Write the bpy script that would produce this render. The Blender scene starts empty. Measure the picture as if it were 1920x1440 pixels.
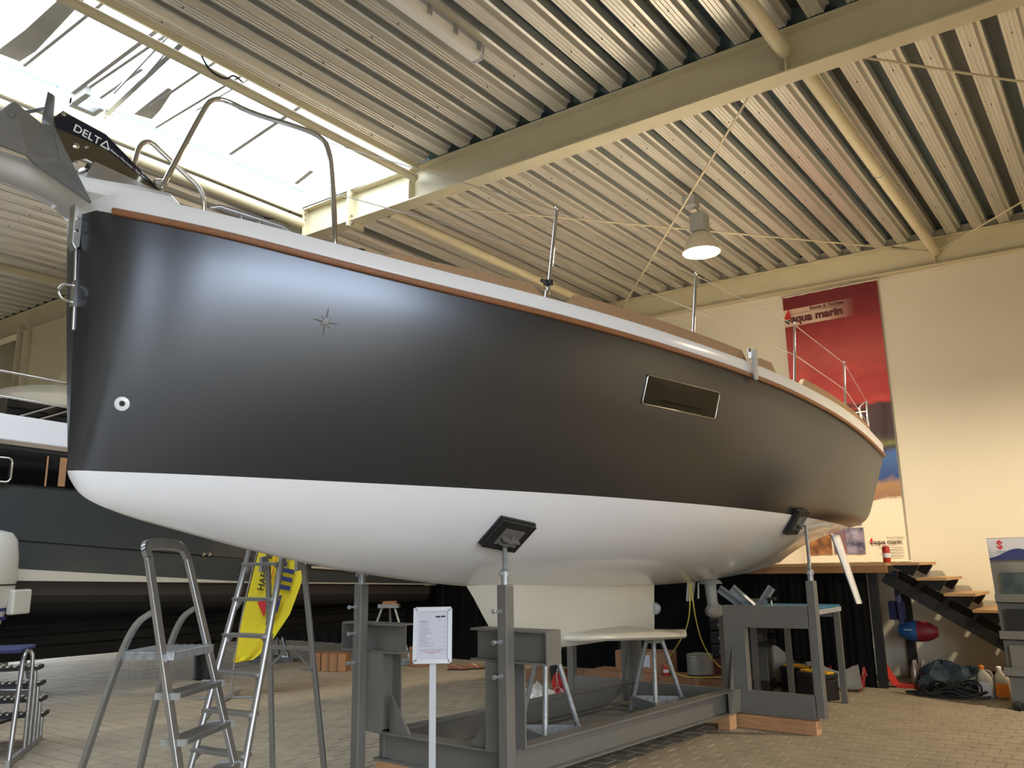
import bpy, bmesh, math, random
import numpy as np
from mathutils import Matrix, Vector
random.seed(7)
SC = bpy.context.scene
COL = SC.collection
rad = math.radians

# ------------------------------------------------------------------ camera
H = 1.5
yaw, pitch, roll = rad(36.8438), rad(12.3558), rad(-0.8996)
fw = Vector((math.cos(yaw)*math.cos(pitch), math.sin(yaw)*math.cos(pitch), math.sin(pitch)))
rt = Vector((math.sin(yaw), -math.cos(yaw), 0.0))
up = rt.cross(fw)
r2 = rt*math.cos(roll) + up*math.sin(roll)
u2 = -rt*math.sin(roll) + up*math.cos(roll)
cd = bpy.data.cameras.new('camera')
cd.sensor_fit = 'HORIZONTAL'; cd.sensor_width = 36.0; cd.lens = 36.0*1562.17/1920.0
cd.clip_start = 0.05; cd.clip_end = 200
cam = bpy.data.objects.new('camera', cd); COL.objects.link(cam)
M = Matrix.Identity(4)
for i in range(3):
    M[i][0] = r2[i]; M[i][1] = u2[i]; M[i][2] = -fw[i]
M[0][3], M[1][3], M[2][3] = 0, 0, H
cam.matrix_world = M
SC.camera = cam
SC.view_settings.view_transform = 'Standard'
SC.view_settings.look = 'None'
SC.view_settings.gamma = 1.0
SC.view_settings.use_curve_mapping = False
SC.view_settings.exposure = -0.03

# ------------------------------------------------------------------ world and lights
wd = bpy.data.worlds.new('sky'); SC.world = wd; wd.use_nodes = True
bg = wd.node_tree.nodes['Background']
bg.inputs[0].default_value = (0.80, 0.89, 1.0, 1); bg.inputs[1].default_value = 9.0

def portal(name, loc, target, sx, sy):   # guides sky light sampling through an opening, gives no light of its own
    l = bpy.data.lights.new(name, 'AREA'); l.shape = 'RECTANGLE'; l.size = sx; l.size_y = sy; l.cycles.is_portal = True
    o = bpy.data.objects.new(name, l); COL.objects.link(o); o.location = loc
    o.rotation_euler = (Vector(target)-Vector(loc)).to_track_quat('-Z', 'Y').to_euler()
portal('added_side_opening', (-1.35, -3.5, 2.22), (-1.35, 0, 2.22), 8.3, 4.44)  # unseen opening added in the right wall, sized to brighten the hull reflection
portal('added_left_opening', (4.75, 18.75, 1.8), (4.75, 0, 1.8), 8.5, 3.6)  # unseen opening added in the left wall to light the floor under the yacht
portal('skylight', (1.7, 7.1, 7.0), (1.7, 7.1, 0), 9.4, 2.05)

# ------------------------------------------------------------------ helpers
def s(r, g, b):
    f = lambda v: (v/255/12.92) if v/255 <= 0.04045 else ((v/255+0.055)/1.055)**2.4
    return (f(r), f(g), f(b), 1)

def mat(name, col, rough=0.5, metal=0.0, noise=0.0, scale=8.0, bump=0.0, bscale=60.0, coat=0.0, stretch=None, col2=None, spec=None):
    m = bpy.data.materials.new(name); m.use_nodes = True
    nt = m.node_tree; b = nt.nodes['Principled BSDF']
    b.inputs['Base Color'].default_value = col
    b.inputs['Roughness'].default_value = rough
    b.inputs['Metallic'].default_value = metal
    if coat: b.inputs['Coat Weight'].default_value = coat; b.inputs['Coat Roughness'].default_value = 0.08
    if spec is not None: b.inputs['Specular IOR Level'].default_value = spec
    tc = nt.nodes.new('ShaderNodeTexCoord')
    src = tc.outputs['Object']
    if stretch:
        mp = nt.nodes.new('ShaderNodeMapping'); mp.inputs['Scale'].default_value = stretch
        nt.links.new(src, mp.inputs[0]); src = mp.outputs[0]
    if noise or col2:
        n = nt.nodes.new('ShaderNodeTexNoise'); n.inputs['Scale'].default_value = scale; n.inputs['Detail'].default_value = 5
        nt.links.new(src, n.inputs['Vector'])
        cr = nt.nodes.new('ShaderNodeValToRGB')
        cr.color_ramp.elements[0].position = 0.3; cr.color_ramp.elements[1].position = 0.7
        c2 = col2 if col2 else tuple(min(1, c*(1+noise)) for c in col[:3])+(1,)
        c1 = col if col2 else tuple(c*(1-noise) for c in col[:3])+(1,)
        cr.color_ramp.elements[0].color = c1; cr.color_ramp.elements[1].color = c2
        nt.links.new(n.outputs['Fac'], cr.inputs[0]); nt.links.new(cr.outputs[0], b.inputs['Base Color'])
    if bump:
        n2 = nt.nodes.new('ShaderNodeTexNoise'); n2.inputs['Scale'].default_value = bscale; n2.inputs['Detail'].default_value = 3
        nt.links.new(src, n2.inputs['Vector'])
        bp = nt.nodes.new('ShaderNodeBump'); bp.inputs['Strength'].default_value = bump; bp.inputs['Distance'].default_value = 0.01
        nt.links.new(n2.outputs['Fac'], bp.inputs['Height']); nt.links.new(bp.outputs[0], b.inputs['Normal'])
    return m

def emis(name, col, st):
    m = bpy.data.materials.new(name); m.use_nodes = True
    b = m.node_tree.nodes['Principled BSDF']
    b.inputs['Base Color'].default_value = col
    b.inputs['Emission Color'].default_value = col; b.inputs['Emission Strength'].default_value = st
    return m

class MB:
    def __init__(s_): s_.v = []; s_.f = []; s_.m = []; s_.cm = 0
    def add(s_, vs, fs):
        n = len(s_.v); s_.v += [tuple(p) for p in vs]
        for f in fs: s_.f.append(tuple(i+n for i in f)); s_.m.append(s_.cm)
        return s_
    def box(s_, x0, x1, y0, y1, z0, z1):
        v = [(x, y, z) for x in (x0, x1) for y in (y0, y1) for z in (z0, z1)]
        return s_.add(v, [(0,1,3,2), (4,6,7,5), (0,4,5,1), (2,3,7,6), (0,2,6,4), (1,5,7,3)])
    def obox(s_, c, ax, ay, az):   # centre and three half-axis vectors
        c, ax, ay, az = Vector(c), Vector(ax), Vector(ay), Vector(az)
        v = [c+ax*i+ay*j+az*k for i in (-1, 1) for j in (-1, 1) for k in (-1, 1)]
        return s_.add(v, [(0,1,3,2), (4,6,7,5), (0,4,5,1), (2,3,7,6), (0,2,6,4), (1,5,7,3)])
    def bar(s_, p0, p1, w, h, upv=(0, 0, 1)):   # rectangular bar from p0 to p1
        p0, p1 = Vector(p0), Vector(p1); d = (p1-p0); L = d.length; d.normalize()
        sx = d.cross(Vector(upv))
        if sx.length < 1e-4: sx = d.cross(Vector((1, 0, 0)))
        sx.normalize(); uz = sx.cross(d)
        return s_.obox((p0+p1)/2, d*L/2, sx*w/2, uz*h/2)
    def prism(s_, pts, axis, lo, hi):   # polygon in the two other axes, extruded
        n = len(pts)
        def p(a, b, t): return {'x': (t, a, b), 'y': (a, t, b), 'z': (a, b, t)}[axis]
        v = [p(a, b, lo) for a, b in pts] + [p(a, b, hi) for a, b in pts]
        f = [tuple(range(n))[::-1], tuple(range(n, 2*n))] + [(i, (i+1) % n, n+(i+1) % n, n+i) for i in range(n)]
        return s_.add(v, f)
    def tube(s_, pts, r, n=10, caps=True):
        pts = [Vector(p) for p in pts]; k = len(pts)
        rs = r if isinstance(r, (list, tuple)) else [r]*k
        rings = []; prev = None
        for i in range(k):
            d = (pts[min(i+1, k-1)]-pts[max(i-1, 0)]).normalized()
            if prev is None:
                a = d.cross(Vector((0, 0, 1)))
                if a.length < 0.05: a = d.cross(Vector((1, 0, 0)))
            else: a = prev - d*prev.dot(d)
            a.normalize(); prev = a; b = d.cross(a)
            rings.append([pts[i]+(a*math.cos(t)+b*math.sin(t))*rs[i] for t in [2*math.pi*j/n for j in range(n)]])
        v = [q for ring in rings for q in ring]
        f = [(i*n+j, i*n+(j+1) % n, (i+1)*n+(j+1) % n, (i+1)*n+j) for i in range(k-1) for j in range(n)]
        if caps: f += [tuple(range(n))[::-1], tuple(range((k-1)*n, k*n))]
        return s_.add(v, f)
    def lathe(s_, prof, c, n=24, axis=(0, 0, 1)):
        ax = Vector(axis).normalized(); a = ax.orthogonal().normalized(); b = ax.cross(a); c = Vector(c)
        v = []; k = len(prof)
        for r, z in prof:
            for j in range(n):
                t = 2*math.pi*j/n
                v.append(c+ax*z+(a*math.cos(t)+b*math.sin(t))*max(r, 1e-4))
        f = [(i*n+j, i*n+(j+1) % n, (i+1)*n+(j+1) % n, (i+1)*n+j) for i in range(k-1) for j in range(n)]
        return s_.add(v, f)
    def grid(s_, rows, closed=False):
        n = len(rows[0]); v = [p for r_ in rows for p in r_]
        f = []
        for i in range(len(rows)-1):
            for j in range(n-1 if not closed else n):
                k = (j+1) % n
                f.append((i*n+j, i*n+k, (i+1)*n+k, (i+1)*n+j))
        return s_.add(v, f)
    def ibeam(s_, x0, x1, y, z0, z1, w, tf=0.014, tw=0.01):   # along x
        h = w/2
        s_.box(x0, x1, y-h, y+h, z0, z0+tf); s_.box(x0, x1, y-h, y+h, z1-tf, z1); return s_.box(x0, x1, y-tw/2, y+tw/2, z0+tf, z1-tf)
    def ibeam_y(s_, y0, y1, x, z0, z1, w, tf=0.014, tw=0.01):
        h = w/2
        s_.box(x-h, x+h, y0, y1, z0, z0+tf); s_.box(x-h, x+h, y0, y1, z1-tf, z1); return s_.box(x-tw/2, x+tw/2, y0, y1, z0+tf, z1-tf)
    def mesh(s_, name, mats, smooth=None):
        me = bpy.data.meshes.new(name); me.from_pydata(s_.v, [], s_.f)
        for m in (mats if isinstance(mats, (list, tuple)) else [mats]): me.materials.append(m)
        me.polygons.foreach_set('material_index', s_.m)
        bm = bmesh.new(); bm.from_mesh(me)
        bmesh.ops.recalc_face_normals(bm, faces=bm.faces); bm.to_mesh(me); bm.free()
        if smooth is not None:
            me.shade_smooth(); me.set_sharp_from_angle(angle=rad(smooth))
        me.update(); return me
    def build(s_, name, mats, parent=None, smooth=None, bevel=0, world=False):
        if world and parent is not None:
            mi = parent.matrix_basis.inverted()
            if parent.parent: mi = mi @ parent.parent.matrix_basis.inverted()
            s_.v = [tuple(mi @ Vector(p)) for p in s_.v]
        o = bpy.data.objects.new(name, s_.mesh(name, mats, smooth)); COL.objects.link(o)
        if parent is not None: o.parent = parent
        if bevel:
            b = o.modifiers.new('bevel', 'BEVEL'); b.width = bevel; b.segments = 2; b.limit_method = 'ANGLE'
        return o

def tag(o, label=None, cat=None, group=None, kind=None):
    if label: o['label'] = label
    if cat: o['category'] = cat
    if group: o['group'] = group
    if kind: o['kind'] = kind
    return o
def thing(name, label, cat, loc=(0, 0, 0), rotz=0, group=None):
    o = bpy.data.objects.new(name, None); COL.objects.link(o); o.empty_display_size = 0.1
    o.matrix_basis = Matrix.Translation(Vector(loc)) @ Matrix.Rotation(rotz, 4, 'Z')
    return tag(o, label, cat, group)
def struct(name, loc=(0, 0, 0)):
    o = bpy.data.objects.new(name, None); COL.objects.link(o); o.location = loc; o['kind'] = 'structure'; return o
def copy_tree(o, parent=None):
    c = o.copy(); COL.objects.link(c)
    if parent is not None: c.parent = parent
    for ch in list(o.children): copy_tree(ch, c)
    return c
def text(name, body, m, parent, loc, right, upv, size, ext=0.001, bold=0.0, align='LEFT', squeeze=1.0):
    cu = bpy.data.curves.new(name, 'FONT'); cu.body = body; cu.size = size; cu.extrude = ext; cu.offset = bold; cu.align_x = align
    cu.materials.append(m)
    o = bpy.data.objects.new(name, cu); COL.objects.link(o)
    r_ = Vector(right).normalized(); u_ = Vector(upv); u_ = (u_-r_*u_.dot(r_)).normalized(); n_ = r_.cross(u_)
    mx = Matrix.Identity(4)
    for i in range(3): mx[i][0] = r_[i]*squeeze; mx[i][1] = u_[i]; mx[i][2] = n_[i]; mx[i][3] = loc[i]
    if parent is not None: o.parent = parent
    o.matrix_basis = mx
    bpy.context.view_layer.update()
    me = bpy.data.meshes.new_from_object(o.evaluated_get(bpy.context.evaluated_depsgraph_get()))
    COL.objects.unlink(o); bpy.data.objects.remove(o)
    o = bpy.data.objects.new(name, me); COL.objects.link(o)
    if parent is not None: o.parent = parent
    o.matrix_basis = mx
    return o
def arc(c, r, a0, a1, n, u=(1, 0, 0), v=(0, 0, 1)):
    c, u, v = Vector(c), Vector(u), Vector(v)
    return [c+u*r*math.cos(a0+(a1-a0)*i/n)+v*r*math.sin(a0+(a1-a0)*i/n) for i in range(n+1)]
def smooth_path(pts, it=2):
    pts = [Vector(p) for p in pts]
    for _ in range(it):
        q = [pts[0]]
        for i in range(len(pts)-1):
            q += [pts[i]*0.75+pts[i+1]*0.25, pts[i]*0.25+pts[i+1]*0.75]
        pts = q+[pts[-1]]
    return pts

# ------------------------------------------------------------------ materials
m_deck = mat('galvanised_roof', (0.70, 0.68, 0.62, 1), 0.36, 0.68, noise=0.10, scale=2.0, stretch=(0.4, 6, 6), bump=0.05, bscale=5)
m_beam = mat('cream_steel_paint', (0.60, 0.53, 0.35, 1), 0.5, 0, noise=0.04, scale=3)
m_wall = mat('painted_wall', (0.72, 0.65, 0.51, 1), 0.85, 0, noise=0.02, scale=0.7, bump=0.03, bscale=25)
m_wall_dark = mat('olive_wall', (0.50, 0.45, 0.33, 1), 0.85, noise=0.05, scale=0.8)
m_black = mat('black_cloth', (0.006, 0.006, 0.006, 1), 0.95, noise=0.2, scale=3, spec=0.1)
m_paver = mat('concrete_paver', (0.32, 0.262, 0.18, 1), 0.8, noise=0.13, scale=3.0, bump=0.25, bscale=90)
m_joint = mat('sand_joint', (0.21, 0.172, 0.12, 1), 0.95, noise=0.2, scale=30)
m_white = mat('white_gelcoat', (0.84, 0.84, 0.86, 1), 0.22, noise=0.01, scale=1, coat=0.3)
m_keel = mat('white_keel_paint', (0.58, 0.55, 0.46, 1), 0.35, noise=0.03, scale=2)
m_hull = mat('graphite_metallic', (0.112, 0.120, 0.138, 1), 0.28, 0.9)
m_hull.node_tree.nodes['Principled BSDF'].inputs['Specular Tint'].default_value = (.75, .75, .75, 1)
m_teak = mat('teak', (0.27, 0.115, 0.05, 1), 0.45, noise=0.25, scale=12, stretch=(1, 14, 14))
m_teak2 = mat('pale_teak', (0.36, 0.22, 0.12, 1), 0.6, noise=0.15, scale=10, stretch=(1, 12, 12))
m_chrome = mat('polished_steel', (0.82, 0.81, 0.80, 1), 0.10, 1.0)
m_steel = mat('brushed_steel', (0.55, 0.54, 0.52, 1), 0.32, 1.0, noise=0.06, scale=20)
m_alu = mat('aluminium', (0.42, 0.42, 0.42, 1), 0.38, 0.9, noise=0.06, scale=14, stretch=(1, 1, 0.2))
m_cradle = mat('cradle_grey_paint', (0.165, 0.157, 0.140, 1), 0.42, 0.15, noise=0.06, scale=4)
m_galv = mat('galvanised_stand', (0.40, 0.42, 0.43, 1), 0.45, 0.6, noise=0.2, scale=30)
m_rub = mat('black_rubber', (0.012, 0.012, 0.012, 1), 0.6)
m_blackplastic = mat('black_plastic', (0.015, 0.015, 0.016, 1), 0.35)
m_glass = mat('dark_glass', (0.004, 0.004, 0.004, 1), 0.06, 0, spec=.25)
m_anchor = mat('galvanised_anchor', (0.23, 0.235, 0.24, 1), 0.5, 0.5, noise=0.1, scale=10)
m_wood = mat('raw_timber', (0.42, 0.22, 0.10, 1), 0.7, noise=0.2, scale=8, stretch=(8, 1, 8))
m_woodend = mat('timber_end', (0.56, 0.33, 0.17, 1), 0.75, noise=0.12, scale=20)
m_card = mat('cardboard', (0.30, 0.15, 0.075, 1), 0.85, noise=0.08, scale=4)
m_red = mat('red_plastic', (0.50, 0.03, 0.02, 1), 0.4)
m_redcloth = mat('red_tarpaulin', (0.20, 0.012, 0.012, 1), 0.6, noise=0.25, scale=6)
m_blue = mat('blue_worktop', (0.015, 0.17, 0.30, 1), 0.5, noise=0.1, scale=6)
m_darkblue = mat('navy_carpet', (0.03, 0.035, 0.10, 1), 0.9, noise=0.2, scale=50)
m_yellow = mat('yellow_flag_cloth', (0.80, 0.66, 0.02, 1), 0.75, noise=0.04, scale=3)
m_yelplastic = mat('yellow_plastic', (0.75, 0.38, 0.01, 1), 0.5)
m_yelcable = mat('yellow_cable', (0.62, 0.55, 0.10, 1), 0.5)
m_navy = mat('navy_print', (0.02, 0.03, 0.14, 1), 0.6)
m_redprint = mat('red_print', (0.55, 0.02, 0.02, 1), 0.6)
m_orange = mat('orange_print', (0.70, 0.20, 0.02, 1), 0.6)
m_textblack = mat('black_print', (0.012, 0.012, 0.014, 1), 0.6)
m_textgrey = mat('grey_print', (0.22, 0.22, 0.26, 1), 0.7)
m_textwhite = mat('white_print', (0.85, 0.85, 0.85, 1), 0.5)
m_paper = mat('white_paper', (0.52, 0.52, 0.58, 1), 0.6)
m_signwhite = mat('silver_sign_frame', (0.52, 0.52, 0.54, 1), 0.35, 0.2)
m_yachtgrey = mat('yacht_grey_gelcoat', (0.055, 0.062, 0.064, 1), 0.25, coat=0.4)
m_antifoul = mat('black_antifouling', (0.012, 0.012, 0.013, 1), 0.65, noise=0.3, scale=2, stretch=(0.3, 1, 5))
m_antigrey = mat('dark_brown_boottop', (0.05, 0.043, 0.04, 1), 0.5)
m_plasticwrap = mat('white_plastic_sheet', (0.48, 0.47, 0.40, 1), 0.4)
m_leather = mat('tan_leather', (0.22, 0.08, 0.03, 1), 0.35, noise=0.2, scale=20)
m_greyplastic = mat('grey_fitting', (0.33, 0.33, 0.31, 1), 0.4)
m_enamel = mat('lamp_enamel', (0.62, 0.55, 0.42, 1), 0.35)
m_bluegrey = mat('blue_insulation', (0.05, 0.09, 0.11, 1), 0.9)
m_treadwood = mat('tread_timber', (0.50, 0.30, 0.14, 1), 0.6, noise=0.2, scale=8, stretch=(1, 10, 10))
m_bag = mat('dark_plastic_bag', (0.03, 0.045, 0.06, 1), 0.25, noise=0.4, scale=6)

# ------------------------------------------------------------------ hall shell
XW = 12.42; YL = 18.6; YR = -3.4; XB = -8.0; SL = 0.0243; Z0 = 5.455
zb = lambda y, o=0.0: Z0+SL*y+o
def mkwall(name, mb, m):
    o = mb.build(name, m); o['kind'] = 'structure'; return o
mkwall('wall_far', MB().box(XW, XW+0.25, YR, YL, 0, 6.7), m_wall)
w = MB(); w.box(XB, 0.5, YL, YL+0.25, 0, 7.0).box(9.0, XW, YL, YL+0.25, 0, 7.0).box(0.5, 9.0, YL, YL+0.25, 3.6, 7.0)
mkwall('wall_left', w, m_wall_dark)
w = MB().box(XB-0.25, XB, YR, YL, 0, 6.9)
mkwall('wall_back', w, m_wall)
w = MB(); w.box(XB, -5.5, YR-0.25, YR, 0, 6.7).box(2.8, XW, YR-0.25, YR, 0, 6.7).box(-5.5, 2.8, YR-0.25, YR, 4.45, 6.7)
mkwall('wall_right', w, m_wall)
o = MB().box(XW-0.02, XW, 0.3, 2.62, 0, 0.12).build('baseboard_far', mat('dark_red_skirting', (0.10, 0.02, 0.018, 1), 0.6)); o['kind'] = 'structure'
# thin trim under the far beam
o = MB().box(XW-0.012, XW, YR, YL, 5.46, 5.50).build('trim_1', m_wall); o['kind'] = 'structure'

# floor: sand bed plus pavers
floor = MB().box(XB-40, XW+0.25, YR-40, YL+40, -0.2, -0.008).build('floor', m_joint); floor['kind'] = 'structure'
def paver_geo(mb, x0, y0, lx, ly, dz=0.0):
    c = 0.007; g = 0.003; t = dz; b_ = -0.012
    xo0, xo1, yo0, yo1 = x0+g, x0+lx-g, y0+g, y0+ly-g
    v = [(xo0, yo0, b_), (xo1, yo0, b_), (xo1, yo1, b_), (xo0, yo1, b_),
         (xo0+c, yo0+c, t), (xo1-c, yo0+c, t), (xo1-c, yo1-c, t), (xo0+c, yo1-c, t)]
    mb.add(v, [(4, 5, 6, 7), (0, 1, 5, 4), (1, 2, 6, 5), (2, 3, 7, 6), (3, 0, 4, 7)])
LX, LY = 0.165, 0.20
cell = []
ny0, ny1 = int(-3/LY), int(YL/LY)
for j in range(int(-1.0/LX), int(XW/LX)+1):
    x = j*LX; off = (j % 2)*LY/2
    for i in range(ny0, ny1):
        y = i*LY+off
        if x+LX > XW or y+LY > YL: continue
        cx, cy = x+LX/2, y+LY/2
        k = cx*math.cos(yaw)+cy*math.sin(yaw); lat = cx*math.sin(yaw)-cy*math.cos(yaw)
        vis = k > 5.2 and abs(lat) < k*0.63+0.3
        cell.append((0 if vis else 1, k, x, y))
cell.sort()
pm = MB(); paver_geo(pm, 0, 0, LX, LY); pmesh = pm.mesh('paver', m_paver)
rest = MB()
for n_, (v_, k, x, y) in enumerate(cell):
    if n_ < 300:
        o = bpy.data.objects.new('paver', pmesh); COL.objects.link(o); o.parent = floor; o.location = (x, y, random.uniform(-0.0015, 0.0015))
    else: paver_geo(rest, x, y, LX, LY, random.uniform(-0.0015, 0.0015))
o = rest.build('paver_field', m_paver, floor); o['kind'] = 'stuff'

# ceiling: outer roof skin with a hole for the skylight, trapezoidal sheets below
ceil = MB()
ry = lambda mb, x0, x1, y0, y1: mb.add([(x0, y0, zb(y0, 0.54)), (x1, y0, zb(y0, 0.54)), (x1, y1, zb(y1, 0.54)), (x0, y1, zb(y1, 0.54)),
      (x0, y0, zb(y0, 0.64)), (x1, y0, zb(y0, 0.64)), (x1, y1, zb(y1, 0.64)), (x0, y1, zb(y1, 0.64))], [(0,1,2,3), (4,5,6,7), (0,1,5,4), (1,2,6,5), (2,3,7,6), (3,0,4,7)])
SY0, SY1, SX0, SX1 = 6.07, 8.12, -3.0, 6.39
ry(ceil, XB-0.3, XW+0.3, YR-0.3, SY0); ry(ceil, XB-0.3, XW+0.3, SY1, YL+0.3); ry(ceil, XB-0.3, SX0, SY0, SY1); ry(ceil, SX1+0.2, XW+0.3, SY0, SY1)
ceiling = ceil.build('ceiling', m_bluegrey); ceiling['kind'] = 'structure'
P = 0.315
def sheet_mesh(L, n=3):
    prof = []
    for k in range(n):
        b0 = -k*P
        # bottom flange with three stiffening grooves
        for t, z in [(0, 0), (0.022, 0), (0.027, 0.006), (0.036, 0.006), (0.041, 0), (0.058, 0), (0.063, 0.006), (0.072, 0.006), (0.077, 0), (0.094, 0), (0.099, 0.006), (0.108, 0.006), (0.113, 0), (0.13, 0),
                     (0.152, 0.05), (0.180, 0.053), (0.190, 0.135), (0.295, 0.135)]:
            prof.append((b0-t, z))
    prof.append((-n*P, 0.0))
    mb = MB(); rows = [[(0, y, z+SL*y) for y, z in prof], [(L, y, z+SL*y) for y, z in prof]]
    mb.grid(rows); return mb.mesh('roof_sheet', m_deck)
spans = [(-7.9, 6.38), (6.60, 12.30)]
ms = [sheet_mesh(b-a) for a, b in spans]
m_short = sheet_mesh(SX0-(-7.9))
def put_sheet(me, x, y):
    o = bpy.data.objects.new('roof_sheet', me); COL.objects.link(o); o.parent = ceiling; o.location = (x, y, zb(y, 0.405))
W3 = 3*P
y = SY0
ys = []
while y > YR+0.5: ys.append(y); y -= W3
y = SY1+W3
while y < YL+0.6: ys.append(y); y += W3
for y in ys: put_sheet(ms[0], spans[0][0], y); put_sheet(ms[1], spans[1][0], y)
y = SY0+W3
while y < SY1+0.3: put_sheet(ms[1], spans[1][0], y); y += W3
# sheets over the two beams are closed by the upper flange; screws on the ribs
scr = MB()
for y in ys:
    for x in (3.2, 4.4, 5.6, 7.6, 8.8, 10.0, 11.2):
        for q in (0.065, 0.065+P, 0.065+2*P):
            yy = y-q; scr.box(x-0.004, x+0.004, yy-0.004, yy+0.004, zb(yy, 0.405)-0.014, zb(yy, 0.405))
o = scr.build('roof_screws', m_blackplastic, ceiling); o['kind'] = 'stuff'

# steel portal beams
def roof_beam(name, x, label):
    b_ = struct(name, (x, 0, 0)); tf, hw = 0.016, 0.1
    mb = MB()
    for o0, o1, h in ((0, tf, hw), (0.4-tf, 0.4, hw), (tf, 0.4-tf, 0.006)):
        vs = []
        for yy in (YR, YL):
            for xx in (-h, h):
                for oo in (o0, o1): vs.append((xx, yy, zb(yy, oo)))
        mb.add(vs, [(0,1,3,2), (4,6,7,5), (0,4,5,1), (2,3,7,6), (0,2,6,4), (1,5,7,3)])
    mb.build('i_section', m_beam, b_)
    b_['label'] = label
    return b_
beam1 = roof_beam('trim_2', 6.49, 'cream steel roof beam crossing the hall above the grey sailing boat')
beam2 = roof_beam('trim_3', 12.40, 'cream steel roof beam along the top of the far wall')
def stiff(beam, y, proud=0.0):
    for sx in (-1, 1):
        MB().box(min(sx*0.006, sx*(0.1+proud)), max(sx*0.006, sx*(0.1+proud)), y-0.006, y+0.006, zb(y, 0.016), zb(y, 0.384)).build('stiffener_plate', m_beam, beam)
for y in (6.23, 1.88, 8.1): stiff(beam1, y)
stiff(beam2, 1.85)
# bolted splice on the main beam
sp = MB().box(-0.13, 0.13, 7.205, 7.235, zb(7.22, -0.07), zb(7.22, 0.40)); sp.build('splice_plate', m_beam, beam1)
bl = MB()
for oz in (-0.045, 0.06, 0.33): bl.tube([(-0.085, 7.20, zb(7.2, oz)), (-0.085, 7.165, zb(7.2, oz))], 0.017, 6)
for oz in (0.24, 0.31): bl.tube([(-0.075, 6.224, zb(6.2, oz)), (-0.075, 6.195, zb(6.2, oz))], 0.013, 6); bl.tube([(-0.075, 8.094, zb(8, oz)), (-0.075, 8.06, zb(8, oz))], 0.013, 6)
bl.build('bolt', m_steel, beam1, 40)
# haunch and column at the left eaves
hc = MB(); hc.prism([(11.5, zb(11.5)), (16.0, zb(16)), (16.0, 4.35), (15.6, 4.35)], 'x', -0.08, 0.08); hc.build('haunch', m_beam, beam1)
hc = MB(); hc.box(-0.15, 0.15, 15.7, 15.72, 0, 6.0).box(-0.15, 0.15, 16.08, 16.1, 0, 6.0).box(-0.008, 0.008, 15.72, 16.08, 0, 6.0); hc.build('column', m_beam, beam1)

# round purlin tubes
def purlin(y, z, x0, x1, r, nm='trim_4'):
    o = MB().tube([(x0, y, z), (x1, y, z)], r, 16).build(nm, m_beam, None, 50); o['kind'] = 'structure'; return o
purlin(1.83, zb(1.83, 0.19), 6.5, 12.35, 0.062, 'trim_4')
purlin(1.88, zb(1.88, 0.19), -7.9, 6.40, 0.062, 'trim_5')
purlin(8.13, zb(8.13, 0.19), -7.9, 6.40, 0.065, 'trim_6')
purlin(6.75, zb(6.75, 0.05), 6.60, 12.35, 0.062, 'trim_7')
purlin(13.25, zb(13.25, 0.25), -7.9, 6.40, 0.065, 'trim_8')
purlin(6.13, zb(6.13, 0.25), -7.9, 6.40, 0.046, 'trim_9')
cl = MB(); cl.tube(arc((9.25, 1.83, zb(1.83, 0.19)), 0.066, 0, 2*math.pi, 20, (0, 1, 0), (0, 0, 1)), 0.006, 6); o = cl.build('trim_10', m_steel); o['kind'] = 'structure'

# bracing rods under the roof
def rod(p0, p1, r=0.011, label=''):
    mb = MB(); p0, p1 = Vector(p0), Vector(p1)
    mb.tube([p0, p1], r, 8)
    o = mb.build('bracing_rod', m_beam, None, 50); tag(o, label, 'rod', 'bracing rods of the roof')
    q = p0.lerp(p1, 0.93); d = (p1-p0).normalized()
    MB().tube([q-d*0.13, q+d*0.13], r*1.9, 8).build('turnbuckle', m_steel, o, 50)
rod((6.58, 6.28, zb(6.3, 0.03)), (12.28, 1.9, zb(1.9, 0.2)), label='bracing rod from above the bow to the purlin end over the red banner')
rod((6.58, 2.25, zb(2.25, 0.03)), (12.28, 6.9, zb(6.9, 0.1)), label='bracing rod running down past the left side of the bell lamp')
rod((6.58, 1.33, zb(1.33, 0.02)), (12.28, -3.2, zb(-3.2, 0.15)), label='bracing rod leaving the main beam towards the upper right corner')
rod((12.28, 1.75, zb(1.75, 0.2)), (6.58, -3.2, zb(-3.2, 0.03)), label='bracing rod rising right from the purlin end on the far wall beam')

# ------------------------------------------------------------------ skylight
sky = struct('window_1', (0, 0, 0))
m_pane = bpy.data.materials.new('milky_skylight'); m_pane.use_nodes = True
nt = m_pane.node_tree; nt.nodes.clear()
out = nt.nodes.new('ShaderNodeOutputMaterial'); mx = nt.nodes.new('ShaderNodeMixShader'); tr = nt.nodes.new('ShaderNodeBsdfTransparent'); tl = nt.nodes.new('ShaderNodeBsdfTranslucent')
tl.inputs[0].default_value = (0.9, 0.9, 0.9, 1); tr.inputs[0].default_value = (0.95, 0.97, 1, 1); mx.inputs[0].default_value = 0.15
nt.links.new(tr.outputs[0], mx.inputs[1]); nt.links.new(tl.outputs[0], mx.inputs[2]); nt.links.new(mx.outputs[0], out.inputs[0])
nseg = 12
def arch(t): return (SY0+(SY1-SY0)*t, zb(7.1, 0.50)+0.55*math.sin(math.pi*t))
xs = [SX0+(SX1-SX0)*i/9 for i in range(10)]
for i in range(9):
    rows = [[(xs[i]+0.004, *arch(t/nseg)) for t in range(nseg+1)], [(xs[i+1]-0.004, *arch(t/nseg)) for t in range(nseg+1)]]
    MB().grid(rows).build('pane', m_pane, sky, 60)
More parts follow.
